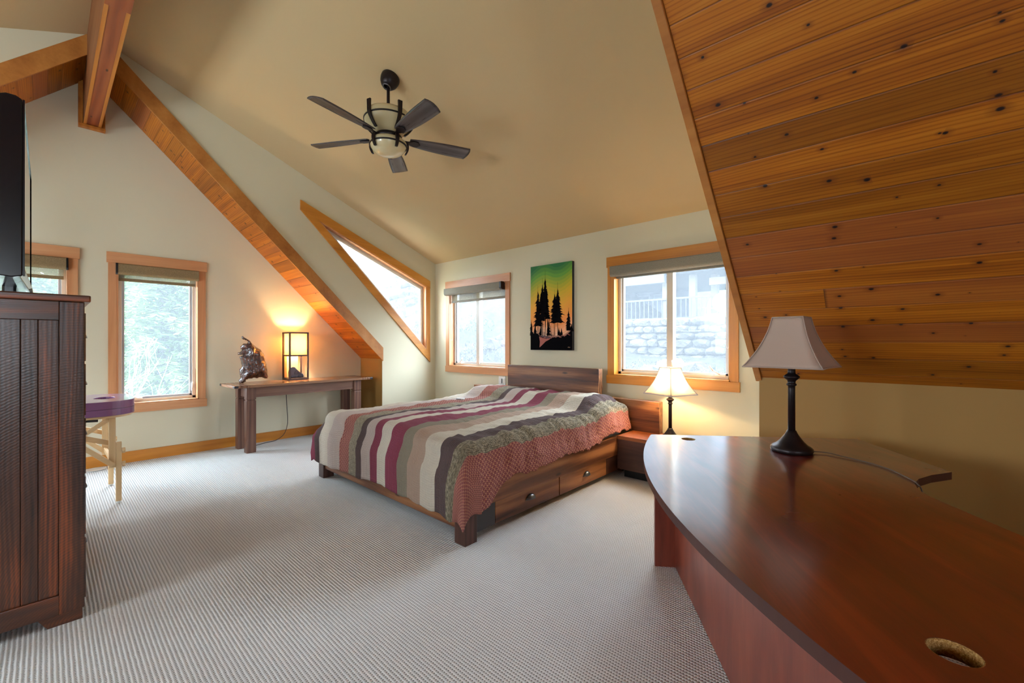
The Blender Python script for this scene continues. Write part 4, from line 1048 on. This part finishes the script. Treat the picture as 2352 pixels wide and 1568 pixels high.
def bowl_mat():
    t = NT('alabaster_bowl'); n1 = t.noise(t.coord(), 5, 3); t.set(base=t.ramp(n1, [(.3, hexc('#d3c08f')), (.7, hexc('#e0d3ae'))]), rough=.25, coat=.3); return t.m
MB().lathe([(.139, 2.822), (.135, 2.806), (.12, 2.782), (.096, 2.764), (.065, 2.752), (.03, 2.746), (0, 2.745)], 44).build('glass_bowl', bowl_mat(), fan)
def prong(r0, z0, r1, z1, ang, w=.020):
    mb = MB(); n = 8; P = []
    for i in range(n + 1):
        s = i / n; zz_ = z0 + (z1 - z0) * s; rr_ = r0 + (r1 - r0) * s + .012 * math.sin(s * PI)
        if z0 > 3:
            K = [(2.90, .104), (2.93, .126), (2.955, .154), (2.99, .180), (3.02, .191), (3.05, .190), (3.2, .190)]
            for (za, ra), (zb, rb) in zip(K, K[1:]):
                if za <= zz_ <= zb: rr_ = ra + (rb - ra) * (zz_ - za) / (zb - za)
        P.append((rr_, zz_))
    c_, s_ = math.cos(ang), math.sin(ang); rows = []
    for i, (r, z) in enumerate(P):
        ww = w * (1 - .35 * i / n) / 2; rows.append([mb.bm.verts.new((c_ * rr - s_ * e, s_ * rr + c_ * e, z)) for rr, e in ((r, -ww), (r, ww), (r + .014, ww), (r + .014, -ww))])
    for a, b in zip(rows, rows[1:]):
        for k in range(4): mb.face([a[k], a[(k + 1) % 4], b[(k + 1) % 4], b[k]])
    mb.face(rows[0]); mb.face(rows[-1][::-1]); mb.build('housing_prong', M_BRZ, fan)
for k in range(5):
    a = math.radians(-5 + 72 * k)
    prong(.186, 3.105, .112, 2.925, a, .034); prong(.142, 2.868, .128, 2.775, a, .030)
# blade along local +x
def blade_mesh():
    mb = MB(); n = 22; top, bot = [], []
    for i in range(n + 1):
        s = i / n; r = .17 + (.66 - .17) * s
        w = .040 + .034 * math.sin(min(1, s * 1.25) * PI / 2) ** .8 + .0 * s
        if s > .9: pass
        row = []
        for j in range(7):
            e = -1 + 2 * j / 6; rr = r + (.018 * (1 - e * e) if s > .95 else 0) + (-.012 * (e * .8 + .2) if s > .95 else 0)
            row.append((rr, e * w * (1 if e > 0 else .92), -.006 * s + .004 * (1 - e * e)))
        top.append(row)
    T = [[mb.bm.verts.new((x, y, z + .0035)) for x, y, z in r] for r in top]; B = [[mb.bm.verts.new((x, y, z - .0035)) for x, y, z in r] for r in top]
    for i in range(n):
        for j in range(6): mb.face([T[i][j], T[i + 1][j], T[i + 1][j + 1], T[i][j + 1]], True); mb.face([B[i][j], B[i][j + 1], B[i + 1][j + 1], B[i + 1][j]], True)
        mb.face([T[i][0], B[i][0], B[i + 1][0], T[i + 1][0]]); mb.face([T[i][6], T[i + 1][6], B[i + 1][6], B[i][6]])
    for j in range(6): mb.face([T[0][j], T[0][j + 1], B[0][j + 1], B[0][j]]); mb.face([T[n][j], B[n][j], B[n][j + 1], T[n][j + 1]])
    return mb
b0 = blade_mesh().build('blade', M_FBL, fan)
mb = MB(); 
mb.slab([(.085, -.012), (.16, -.014), (.20, -.034), (.235, -.030), (.255, 0), (.235, .030), (.20, .034), (.16, .014), (.085, .012)], [], lambda u, v, w: (u, v, w), -.0135, -.0045)
br = mb.build('blade_bracket', M_BRZ, b0, bevel=.002)
b0.location = (0, 0, 2.885); b0.rotation_euler = (math.radians(-13), 0, math.radians(-5))
for k in range(1, 5):
    b = b0.copy(); COL.objects.link(b); b.parent = fan; b.rotation_euler = (math.radians(-13), 0, math.radians(-5 + 72 * k))
    c_ = br.copy(); COL.objects.link(c_); c_.parent = b

# ------------------------------------------------------------------ tall chest and television
CW = ('#160d12', '#3f2119', '#6d331c')
def chest_wood(name, axis, a='#1b0e0b', b='#57301c', c_='#a8521f'):
    t = NT(name); cc = t.n('ShaderNodeTexCoord'); m = t.n('ShaderNodeMapping'); t.l(cc.outputs['Object'], m.inputs[0]); m.inputs['Rotation'].default_value = ROT[axis]
    a1 = t.n('ShaderNodeMapping'); t.l(m.outputs[0], a1.inputs[0]); a1.inputs['Scale'].default_value = (.7, 9, 9)
    n1 = t.noise(a1.outputs[0], 1, 5, .62, .9)
    a2 = t.n('ShaderNodeMapping'); t.l(m.outputs[0], a2.inputs[0]); a2.inputs['Scale'].default_value = (1.0, 7.5, 7.5)
    w = t.n('ShaderNodeTexWave', wave_type='BANDS', bands_direction='Y'); t.l(a2.outputs[0], w.inputs['Vector']); w.inputs['Scale'].default_value = 2.6; w.inputs['Distortion'].default_value = 7; w.inputs['Detail'].default_value = 1.5; w.inputs['Detail Scale'].default_value = .6
    # curved saw marks across the boards
    a3 = t.n('ShaderNodeMapping'); t.l(m.outputs[0], a3.inputs[0]); a3.inputs['Scale'].default_value = (1, 1.6, 1.6)
    sw = t.n('ShaderNodeTexWave', wave_type='RINGS', rings_direction='SPHERICAL'); t.l(a3.outputs[0], sw.inputs['Vector']); sw.inputs['Scale'].default_value = 26; sw.inputs['Distortion'].default_value = 2.5; sw.inputs['Detail'].default_value = 2
    f = t.math('ADD', t.math('MULTIPLY', n1, .86), t.math('ADD', t.math('MULTIPLY', w.outputs['Fac'], .08), t.math('MULTIPLY', sw.outputs['Fac'], .05)))
    col = t.ramp(f, [(.30, hexc(a)), (.52, hexc(b)), (.72, hexc(c_))])
    t.set(base=col, rough=t.ramp(n1, [(.3, .30), (.7, .42)]), spec=.5, coat=.3, coat_rough=.25)
    t.bump(t.math('ADD', t.math('MULTIPLY', sw.outputs['Fac'], .2), t.math('ADD', n1, t.math('MULTIPLY', w.outputs['Fac'], .15))), .25, .004); return t.m
M_CZ = chest_wood('chest_wood_upright', 'z'); M_CY = chest_wood('chest_wood_cross', 'y'); M_CX = chest_wood('chest_wood_front', 'x')
ch = thing('tall_chest', 'tall rustic dark wood chest of drawers under the television', 'chest of drawers', (-2.75, .12, 0))
W_, D_ = 1.30, .56
MB().box(-W_ - .02, .018, -D_ - .01, .020, 1.434, 1.464, None, .006).build('top', M_CY, ch)
MB().box(-W_ + .02, -.03, -D_ + .01, -.012, .05, 1.434).build('carcass', M_CX, ch)
for y0, y1 in ((-.08, 0), (-D_, -D_ + .08)): MB().box(-.028, 0, y0, y1, .05, 1.433, None, .003).build('side_stile', M_CZ, ch)
MB().box(-.028, -.001, -D_ + .08, -.08, 1.35, 1.433, None, .002).build('side_rail', M_CY, ch)
MB().box(-.028, -.001, -D_ + .08, -.08, .05, .135, None, .002).build('side_rail', M_CY, ch)
mb = MB(); yy = -.081
for wv_ in (.062, .05, .112, .09, .088):
    mb.box(-.026, -.011, yy - wv_ + .0015, yy, .135, 1.35, None, .002); yy -= wv_
mb.build('side_panel', M_CZ, ch)
for sx, ang in ((-.03, 0), (-W_ + .06, 0)):
    for y0, y1, k in ((-.115, -.006, 1), (-D_ + .006, -D_ + .115, -1)):
        mb = MB(); a = [(y0 - (.03 if k > 0 else 0), .05), (y1 + (.03 if k < 0 else 0), .05), (y1, 0), (y0, 0)]
        mb.slab(a, [], lambda u, v, w: (sx + w, u, v), 0, .024); mb.build('bracket_foot', M_CY, ch, bevel=.002)
zq = .07
for i, h in enumerate((.29, .28, .27, .25, .235)):
    d = MB().box(-W_ + .07, -.045, -.012, .006, zq + .005, zq + h - .008, None, .003).build('drawer', M_CX, ch)
    for xx_ in (-.42, -.90): cup_pull(d, (xx_, .006, zq + h * .5), 'y', .8)
    zq += h
tv = thing('television', 'large black flat screen television standing on the tall chest', 'television', (-2.90, -.07, 1.464))
M_TVB = plain('tv_black_casing', '#16161c', .22, 0, .5, coat=.3); M_TVS = plain('tv_screen', '#050506', .04, 0, .6); M_TVC = plain('tv_chrome', '#c9cabb', .15, .9)
TW, TZ0, TZ1 = 1.36, .085, .87
mb = MB(); mb.slab([(-.0, TZ0), (-.0, TZ1), (-.018, TZ1 + .012), (-.05, TZ1 + .012), (-.11, TZ1 - .02), (-.11, TZ0 + .0), (-.03, TZ0 - .008)], [], lambda u, v, w: (w, u, v), -TW, 0); mb.build('casing', M_TVB, tv, bevel=.004)
MB().slab([(-TW, TZ0), (0, TZ0), (0, TZ1), (-TW, TZ1)], [[(-TW + .018, TZ0 + .02), (-.018, TZ0 + .02), (-.018, TZ1 - .018), (-TW + .018, TZ1 - .018)]], lambda u, v, w: (u, w, v), .0005, .007).build('bezel', M_TVB, tv)
MB().box(-TW + .018, -.018, .001, .0035, TZ0 + .02, TZ1 - .018).build('screen', M_TVS, tv)
mb = MB(); mb.slab([(.0, TZ0 + .03), (.008, TZ0 + .03), (.030, TZ0 - .055), (.018, TZ0 - .06), (-.008, TZ0 - .005)], [], lambda u, v, w: (w, u, v), -TW + .05, -.012); mb.build('speaker_bar', M_TVC, tv, bevel=.002)
MB().lathe([(0, 0), (.20, 0), (.205, .006), (.20, .012), (0, .014)], 40, c=(-TW / 2, -.05, 0), sx=1.6, sy=.8).build('stand_base', M_TVS, tv)
MB().box(-TW / 2 - .12, -TW / 2 + .12, -.085, -.035, .012, TZ0 + .05, None, .01).build('stand_neck', M_TVB, tv)

# ------------------------------------------------------------------ massage table
M_PURP = plain('purple_vinyl', '#8a5684', .3, 0, 1.0, coat=.8); M_BEECH = {a: wood('beech_' + a, '#d3ab78', '#e6c596', '#f0d7b0', axis=a, rough=.4, grain=.6, knots=0, bump=.03, streak=.3) for a in 'xyz'}
mt = thing('massage_table', 'purple padded massage table with pale wooden legs under the window', 'massage table', (-4.84, -.45, 0))
def rrect(x0, x1, y0, y1, r, n=10):
    out = []
    for cx, cy_, a0 in ((x1 - r, y1 - r, 0), (x0 + r, y1 - r, PI / 2), (x0 + r, y0 + r, PI), (x1 - r, y0 + r, 1.5 * PI)):
        for i in range(n + 1): a = a0 + PI / 2 * i / n; out.append((cx + r * math.cos(a), cy_ + r * math.sin(a)))
    return out
def cushion(name, z0, z1, out, hole, mat):
    mb = MB(); n = len(out); prof = [(.010, 0), (.0, .012), (-.002, .03)]
    mb.slab(out, [hole] if hole else [], lambda u, v, w: (u, v, w), z0, z1); return mb.build(name, mat, mt, bevel=.016)
out1 = rrect(-.36, .36, -.45, .945, .20, 12)
hole = [(.02 + .10 * math.cos(2 * PI * i / 24), .775 + .065 * math.sin(2 * PI * i / 24)) for i in range(24)]
c1 = cushion('cushion_upper', .742, .800, out1, hole, M_PURP); c2 = cushion('cushion_lower', .690, .740, out1, hole, M_PURP)
for c_ in (c1, c2): c_.modifiers['bevel'].segments = 4
MB().slab(rrect(-.35, .35, -.45, .93, .19, 12), [], lambda u, v, w: (u, v, w), .672, .688).build('deck_board', M_BEECH['y'], mt, bevel=.002)
mb = MB(); mb.tube([(.30, .55, .665), (.30, .72, .655)], .01, 6); mb.box(.285, .315, .50, .62, .645, .672, None, .003); mb.build('hinge_bracket', M_BLACK, mt)
for sx in (-1, 1):
    X = sx * .295; Y = .825
    mb = MB(); mb.box(X - .012, X + .012, Y - .045, Y - .005, .28, .672, None, .003); up = mb.build('upper_leg', M_BEECH['z'], mt)
    mb = MB(); mb.box(X - .012, X + .012, Y - .005, Y + .03, .012, .475, None, .004)
    for z in (.06, .11, .16, .21, .26): mb.lathe([(0, .0125), (.003, .0125), (.003, -.0125), (0, -.0125)], 8, M=Matrix.Translation((X, Y + .012, z)) @ Matrix.Rotation(PI / 2, 4, 'Y'))
    lo = mb.build('lower_leg', M_BEECH['z'], mt)
    MB().lathe([(0, 0), (.012, 0), (.012, .014), (0, .014)], 12, c=(X, Y + .012, 0)).build('rubber_foot', M_WHITE, lo)
    for z in (.30, .405):
        pts_ = [((.024 if i % 2 == 0 else .015) * math.cos(PI * i / 5), (.024 if i % 2 == 0 else .015) * math.sin(PI * i / 5)) for i in range(10)]
        MB().slab(pts_, [], lambda u, v, w: (X + u, Y + .032 + w, z + v), 0, .02).build('star_knob', M_BEECH['y'], lo, bevel=.003)
    mb = MB(); mb.bar((X - .02, Y - .0, .455), (X - .02, Y - .52, .665), .02, .036, bev=.002); mb.build('cross_brace', M_BEECH['y'], mt)
    mb = MB(); mb.bar((X + .018, Y - .02, .300), (X + .018, Y - .38, .66), .018, .034, bev=.002); mb.build('diagonal_brace', M_BEECH['y'], mt)
    mb = MB(); mb.bar((X, Y - .04, .66), (X, Y - .26, .50), .018, .03, bev=.002); mb.build('upper_brace', M_BEECH['y'], mt)
    for yb in (-.4,):
        MB().box(X - .012, X + .012, yb - .02, yb + .02, 0, .672, None, .003).build('upper_leg', M_BEECH['z'], mt)
MB().box(-.28, .28, .79, .81, .31, .345, None, .003).build('leg_stretcher', M_BEECH['x'], mt)
t = thing('floor_plate', 'white oval plate on the carpet near the massage table leg', 'plate', (-5.86, .335, 0))
MB().lathe([(0, .003), (.055, .003), (.075, .010), (.078, .010), (.06, 0), (0, 0)], 28, sy=1.0).build('plate', M_WHITE, t)
# ------------------------------------------------------------------ outside
def ground_z(x, y):
    if y < 4.6:
        s = smooth(3.0, 4.6, y)
        g = -1.6 + .02 * max(0, -6 - x)
        return g * (1 - s) + .35 * s + (0 if x > -6.3 else 0)
    k = smooth(-4.2, -7.5, x) if False else max(0, min(1, (-4.2 - x) / 3.5))
    z = .35 + (y - 4.6) * (.20 + .34 * k)
    cap = 1.30 if y < 8.0 else 1.30
    zr = min(z, 1.10) if y < 8.36 else 1.70
    return zr * (1 - k) + z * k
def scrub_mat(name, a, b, c_, sc_=6):
    t = NT(name); v = t.coord(); n1 = t.noise(v, sc_, 6, .75); n2 = t.noise(v, 1.2, 3)
    col = t.ramp(n1, [(.35, hexc(a)), (.5, hexc(b)), (.68, hexc(c_))]); t.set(base=col, rough=.95, spec=.1); t.bump(n1, .8, .12); return t.m
M_GROUND = scrub_mat('dry_scrub', '#1f1e1c', '#2e2c29', '#363331', 7)
M_GRASS = scrub_mat('meadow', '#415634', '#596a47', '#6b775d', 5)
def terrain(name, x0, x1, y0, y1, n, m, mat, dz=0, fz=ground_z, rough=.10):
    mb = MB()
    def f(a, b):
        x = x0 + (x1 - x0) * a; y = y0 + (y1 - y0) * b
        return Vector((x, y, fz(x, y) + rough * noise.noise(Vector((x * 1.3, y * 1.3, 0))) + dz))
    mb.grid(n, m, f); return mb.build(name, mat, None, recalc=False, kind='structure')
terrain('hillside', -42, 6, 4.4, 44, 150, 120, M_GROUND, fz=ground_z)
terrain('meadow', -60, -6.6, -30, 4.8, 90, 60, M_GRASS, fz=lambda x, y: ground_z(x, y) if y > 3 else -1.6 + .02 * (-6 - x) + .0 * y, rough=.2)
terrain('lawn_slope', -16, 3, 14.2, 34, 20, 20, plain('lawn_green', '#3d4d2d', .9), fz=lambda x, y: 1.75 + (y - 14.2) * .36, rough=.1)
# boundary: MB grid winding may face down; materials are two sided
M_ROCK = scrub_mat('pale_rock', '#2b2926', '#3c3833', '#46413c', 3)
M_ROCKD = plain('rock_joint', '#343130', .95)
def rock_mesh(mb, c, s, seed):
    r = bmesh.ops.create_icosphere(mb.bm, subdivisions=2, radius=1)
    R = Matrix.Rotation(seed * 1.7, 3, 'Z')
    for v in r['verts']:
        p = v.co.copy(); m = max(abs(p.x), abs(p.y), abs(p.z)); p = p.lerp(p / m, .62)
        p *= 1 + .22 * noise.noise(p * 1.3 + Vector((seed, seed * .3, 0)))
        q_ = Vector((p.x * s[0], p.y * s[1], p.z * s[2])); v.co = q_ + Vector(c)
# dry stone retaining wall
rw = thing('stone_retaining_wall', 'dry stacked stone retaining wall outside the large window', 'stone wall', (0, 0, 0))
mb = MB(); rr = random.Random(4); z = .88
row = 0
while z < 1.64:
    h = .12 + .05 * rr.random(); x = -9.2 + rr.random() * .2
    while x < -1.6:
        w = .16 + .26 * rr.random(); rock_mesh(mb, (x + w / 2, 8.0 + .05 * rr.random() + (z - 1.0) * .15, z + h / 2 + .02 * rr.random()), (w / 2 * 1.04, .16, h / 2 * 1.08), x * 3 + z); x += w
    z += h * .92; row += 1
for f_ in mb.bm.faces: f_.smooth = False
mb.build('stones', M_ROCK, rw)
MB().box(-9.2, -1.6, 8.10, 8.4, .8, 1.66).build('backfill', M_ROCKD, rw)
# loose boulders on the slopes
mb = MB(); rock_mesh(mb, (0, 0, 0), (.26, .2, .15), 3.1); b0 = mb.build('boulder', M_ROCK)
tag(b0, 'pale boulder half sunk in the scrubby hillside outside', 'rock', 'boulders on the hillside')
rr = random.Random(9); first = True
for i in range(70):
    if i < 22: x = -3.9 + 2.6 * rr.random(); y = 5.4 + 2.3 * rr.random(); x -= (y - 5) * .35
    else: y = 5.2 + 9 * rr.random(); x = -1.07 * y + (rr.random() - .6) * 9
    if 7.3 < y < 8.6 and x > -9.8: y -= 1.6
    o = b0 if first else b0.copy()
    if not first: COL.objects.link(o)
    first = False; k = .5 + 1.0 * rr.random()
    o.location = (x, y, ground_z(x, y) + .02); o.scale = (k, k, k); o.rotation_euler = (rr.random() * .4, rr.random() * .4, rr.random() * 6)
# scrub shrubs: sprays of thin leaves
def shrub(name, mat, n, r, h, seed, leaf=.03):
    rg = random.Random(seed); mb = MB()
    for i in range(n):
        a = rg.random() * 2 * PI; rr_ = r * math.sqrt(rg.random()); zz_ = h * rg.random() * (1 - .5 * rr_ / r); p = Vector((rr_ * math.cos(a), rr_ * math.sin(a), zz_))
        d = Vector((rg.uniform(-1, 1), rg.uniform(-1, 1), rg.uniform(.1, 1.4))).normalized() * leaf * rg.uniform(.8, 3); w = Vector((rg.uniform(-1, 1), rg.uniform(-1, 1), rg.uniform(-1, 1))).normalized() * leaf * .35
        mb.face(mb.vs([p - w, p + w, p + d]))
    return mb.build(name, mat, None, recalc=False)
M_SCR1 = plain('grey_scrub', '#363430', .9); M_SCR2 = plain('green_scrub', '#303e22', .9)
for mat, lab, grp, cnt, sd in ((M_SCR1, 'dry grey bush growing among the hillside rocks', 'dry bushes on the hillside', 46, 1), (M_SCR2, 'small green bush growing among the hillside rocks', 'green bushes on the hillside', 22, 2)):
    s0 = shrub('bush', mat, 500, .45, .4, sd); tag(s0, lab, 'bush', grp); rr = random.Random(20 + sd)
    for i in range(cnt):
        o = s0 if i == 0 else s0.copy()
        if i: COL.objects.link(o)
        if i % 3 == 0: x = -3.9 + 2.6 * rr.random(); y = 5.2 + 2.6 * rr.random(); x -= (y - 5) * .35; k = .35 + .3 * rr.random()
        else: y = 5.4 + 10 * rr.random(); x = -1.1 * y + (rr.random() - .6) * 10; k = .5 + .8 * rr.random()
        if 7.2 < y < 8.8 and x > -9.9: y -= 1.7
        o.location = (x, y, ground_z(x, y)); o.scale = (k, k, k); o.rotation_euler[2] = rr.random() * 6
# neighbouring house on posts
hs_ = thing('neighbour_house', 'neighbouring timber house with covered deck above the stone wall', 'house', (0, 0, 0))
M_HW = plain('house_siding', '#2c2e36', .8); M_HP = plain('house_post', '#45413c', .8); M_HD = plain('house_dark', '#171c21', .8); M_HG = plain('house_glass', '#464d58', .2)
M_HF = plain('house_frame_white', '#5c5e62', .7); M_RAIL = plain('railing_dark', '#1c2029', .6)
MB().box(-12, -1.5, 8.4, 17, 1.50, 1.72).build('terrace', M_GROUND, hs_)
MB().box(-13, -4.6, 12.6, 12.8, 1.7, 4.6).build('wall', M_HW, hs_)
for x in (-5.02, -5.75, -6.5, -7.25, -8.0, -8.8):
    w_ = MB().box(x - .66, x - .04, 12.55, 12.6, 1.85, 2.72).build('window', M_HF, hs_); MB().box(x - .61, x - .09, 12.53, 12.56, 1.9, 2.67).build('pane', M_HG, w_)
MB().box(-13, -.4, 9.6, 13.5, 2.80, 3.0).build('deck_above', M_HD, hs_)
MB().box(-13, -4.05, 9.5, 9.62, 2.62, 3.0).build('fascia', M_HW, hs_)
MB().box(-4.05, -.4, 9.5, 9.62, 2.84, 3.02).build('beam', M_HP, hs_)
MB().box(-3.2, -.4, 9.9, 10.0, 2.52, 2.68).build('beam', M_HP, hs_)
for x, y in ((-4.12, 9.8), (-3.58, 10.0), (-3.20, 10.3), (-1.9, 10.3)): MB().box(x - .07, x + .07, y - .07, y + .07, 1.6, 2.85).build('post', M_HP, hs_)
rl = MB().box(-10, -1.4, 9.68, 9.72, 2.24, 2.28).build('railing', M_RAIL, hs_)
MB().box(-10, -1.4, 9.68, 9.72, 1.80, 1.83).build('bottom_rail', M_RAIL, rl)
mb = MB(); x = -9.9
while x < -1.4: mb.box(x - .008, x + .008, 9.69, 9.71, 1.8, 2.25); x += .11
mb.build('balusters', M_RAIL, rl)
sd = thing('satellite_dish', 'grey satellite dish on a bent pole above the stone wall', 'satellite dish', (-2.50, 8.6, 1.72))
Md = Matrix.Translation((0, 0, .27)) @ Matrix.Rotation(math.radians(70), 4, 'X') @ Matrix.Rotation(.3, 4, 'Y')
MB().lathe([(0, 0), (.1, .006), (.17, .02), (.215, .04), (.22, .04), (.16, .013), (0, -.008)], 32, M=Md).build('dish', plain('dish_grey', '#4b505c', .6), sd)
MB().tube([(-.34, -.1, -.08), (-.14, -.06, .05), (-.04, -.03, .18), (0, 0, .25)], .016, 8).build('pole', M_HF, sd)
MB().tube([(0, -.02, .17), (-.14, -.26, .17), (-.30, -.30, .18)], .008, 6).build('feed_arm', M_HF, sd)
# trees beyond the gable windows
M_BARK = scrub_mat('tree_bark', '#3f3b36', '#565049', '#646059', 12)
def needle_mat(name, a, b):
    t = NT(name); v = t.coord(); c0 = t.ramp(t.noise(v, 2.5, 4, .7), [(.35, hexc(a)), (.65, hexc(b))]); t.set(base=c0, rough=.8, spec=.2)
    tl = t.n('ShaderNodeBsdfTranslucent'); t.l(c0, tl.inputs[0]); m = t.n('ShaderNodeMixShader'); m.inputs[0].default_value = .35; t.l(t.b.outputs[0], m.inputs[1]); t.l(tl.outputs[0], m.inputs[2]); t.l(m.outputs[0], t.out.inputs[0]); return t.m
M_NEED = needle_mat('fir_needles', '#3c5c34', '#7d9150')
def fir(seed, H, R):
    rg = random.Random(seed); root = thing('fir_tree', None, 'tree')
    MB().tube([(0, 0, 0), (.05, 0, H * .5), (0, 0, H)], [.16, .09, .01], 8).build('trunk', M_BARK, root)
    mb = MB(); z = H * .10
    while z < H * .98:
        s = (z / H); L_ = R * (1 - s) ** .8 + .15; k = rg.randint(5, 7); a0 = rg.random() * 6
        for i in range(k):
            a = a0 + 2 * PI * i / k + rg.uniform(-.2, .2); l_ = L_ * rg.uniform(.75, 1.15); n_ = int(10 + l_ * 17)
            for j in range(n_):
                u = (j + rg.random()) / n_; c = Vector((math.cos(a) * l_ * u, math.sin(a) * l_ * u, z - .28 * l_ * u * u + .05 * rg.uniform(-1, 1)))
                for sd_ in (-1, 1):
                    dr = Vector((math.cos(a + sd_ * rg.uniform(.5, 1.3)), math.sin(a + sd_ * rg.uniform(.5, 1.3)), rg.uniform(-.5, .25))) * (.10 + .26 * (1 - u)) * rg.uniform(.7, 1.4)
                    w = Vector((-dr.y, dr.x, rg.uniform(-.4, .4) * dr.length)) * .14
                    mb.face(mb.vs([c, c + dr * .5 + w, c + dr, c + dr * .5 - w]))
        z += .13 + .10 * (1 - s)
    mb.build('foliage', M_NEED, root, recalc=False); return root
def put(root, loc, rz, s, label, group=None):
    root.location = loc; root.rotation_euler[2] = rz; root.scale = (s, s, s); tag(root, label, None, group)
f1 = fir(3, 7.5, 2.3)
spots = [((-13.0, 1.9), 1.0), ((-15.5, 3.4), 1.15), ((-12.2, 3.3), .8), ((-17.5, 1.1), 1.3), ((-16.0, -.6), 1.1), ((-20.5, 3.0), 1.4), ((-21, .2), 1.5)]
for i, ((x, y), s) in enumerate(spots):
    o = f1 if i == 0 else copy_tree(f1)
    put(o, (x, y, -1.7), i * 1.3, s, 'pale green fir tree seen through the gable windows', 'fir trees beyond the gable wall')
M_TWIG = plain('pale_bark', '#6b6864', .8)
def bare(seed, H):
    rg = random.Random(seed); root = thing('bare_tree', None, 'tree'); mb = MB()
    def grow(p, d, l_, r, lev):
        q_ = p + d * l_; mid = p + d * l_ * .5 + Vector((rg.uniform(-1, 1), rg.uniform(-1, 1), rg.uniform(-.5, .5))) * l_ * .08
        mb.tube([p, mid, q_], [r, r * .85, r * .65], 5 if lev < 2 else 4, caps=False)
        if lev >= 5: return
        for _ in range(3 if lev < 2 else rg.choice((2, 3))):
            nd = (d + Vector((rg.uniform(-1, 1), rg.uniform(-1, 1), rg.uniform(-.45, .7))) * .75).normalized(); st_ = p.lerp(q_, rg.uniform(.5, 1)); grow(st_, nd, l_ * rg.uniform(.6, .85), r * .55, lev + 1)
    grow(Vector((0, 0, 0)), Vector((0, 0, 1)), H * .28, .055, 0); grow(Vector((.1, .1, 0)), Vector((.3, .2, 1)).normalized(), H * .3, .045, 1)
    mb.build('branches', M_TWIG, root, recalc=False); return root
g1 = bare(5, 5.2)
for i, (x, y, s) in enumerate([(-9.6, .55, .8), (-9.2, -.7, .95), (-11.5, -.9, 1.2)]):
    o = g1 if i == 0 else copy_tree(g1); put(o, (x, y, -1.65), i * 2.1, s, 'leafless pale shrubby tree just outside the gable windows', 'bare trees outside the gable wall')
g1b = [o for o in bpy.data.objects if o.name.startswith('bare_tree')]
for i in range(7):
    o = copy_tree(g1); y = 7.5 + i * 1.4; x = -1.15 * y - 1.5 + (i % 3) * 1.3; put(o, (x, y, ground_z(x, y) - .1), i * 1.1, .6, 'bare sapling on the slope seen through the triangular window', 'saplings on the hillside')
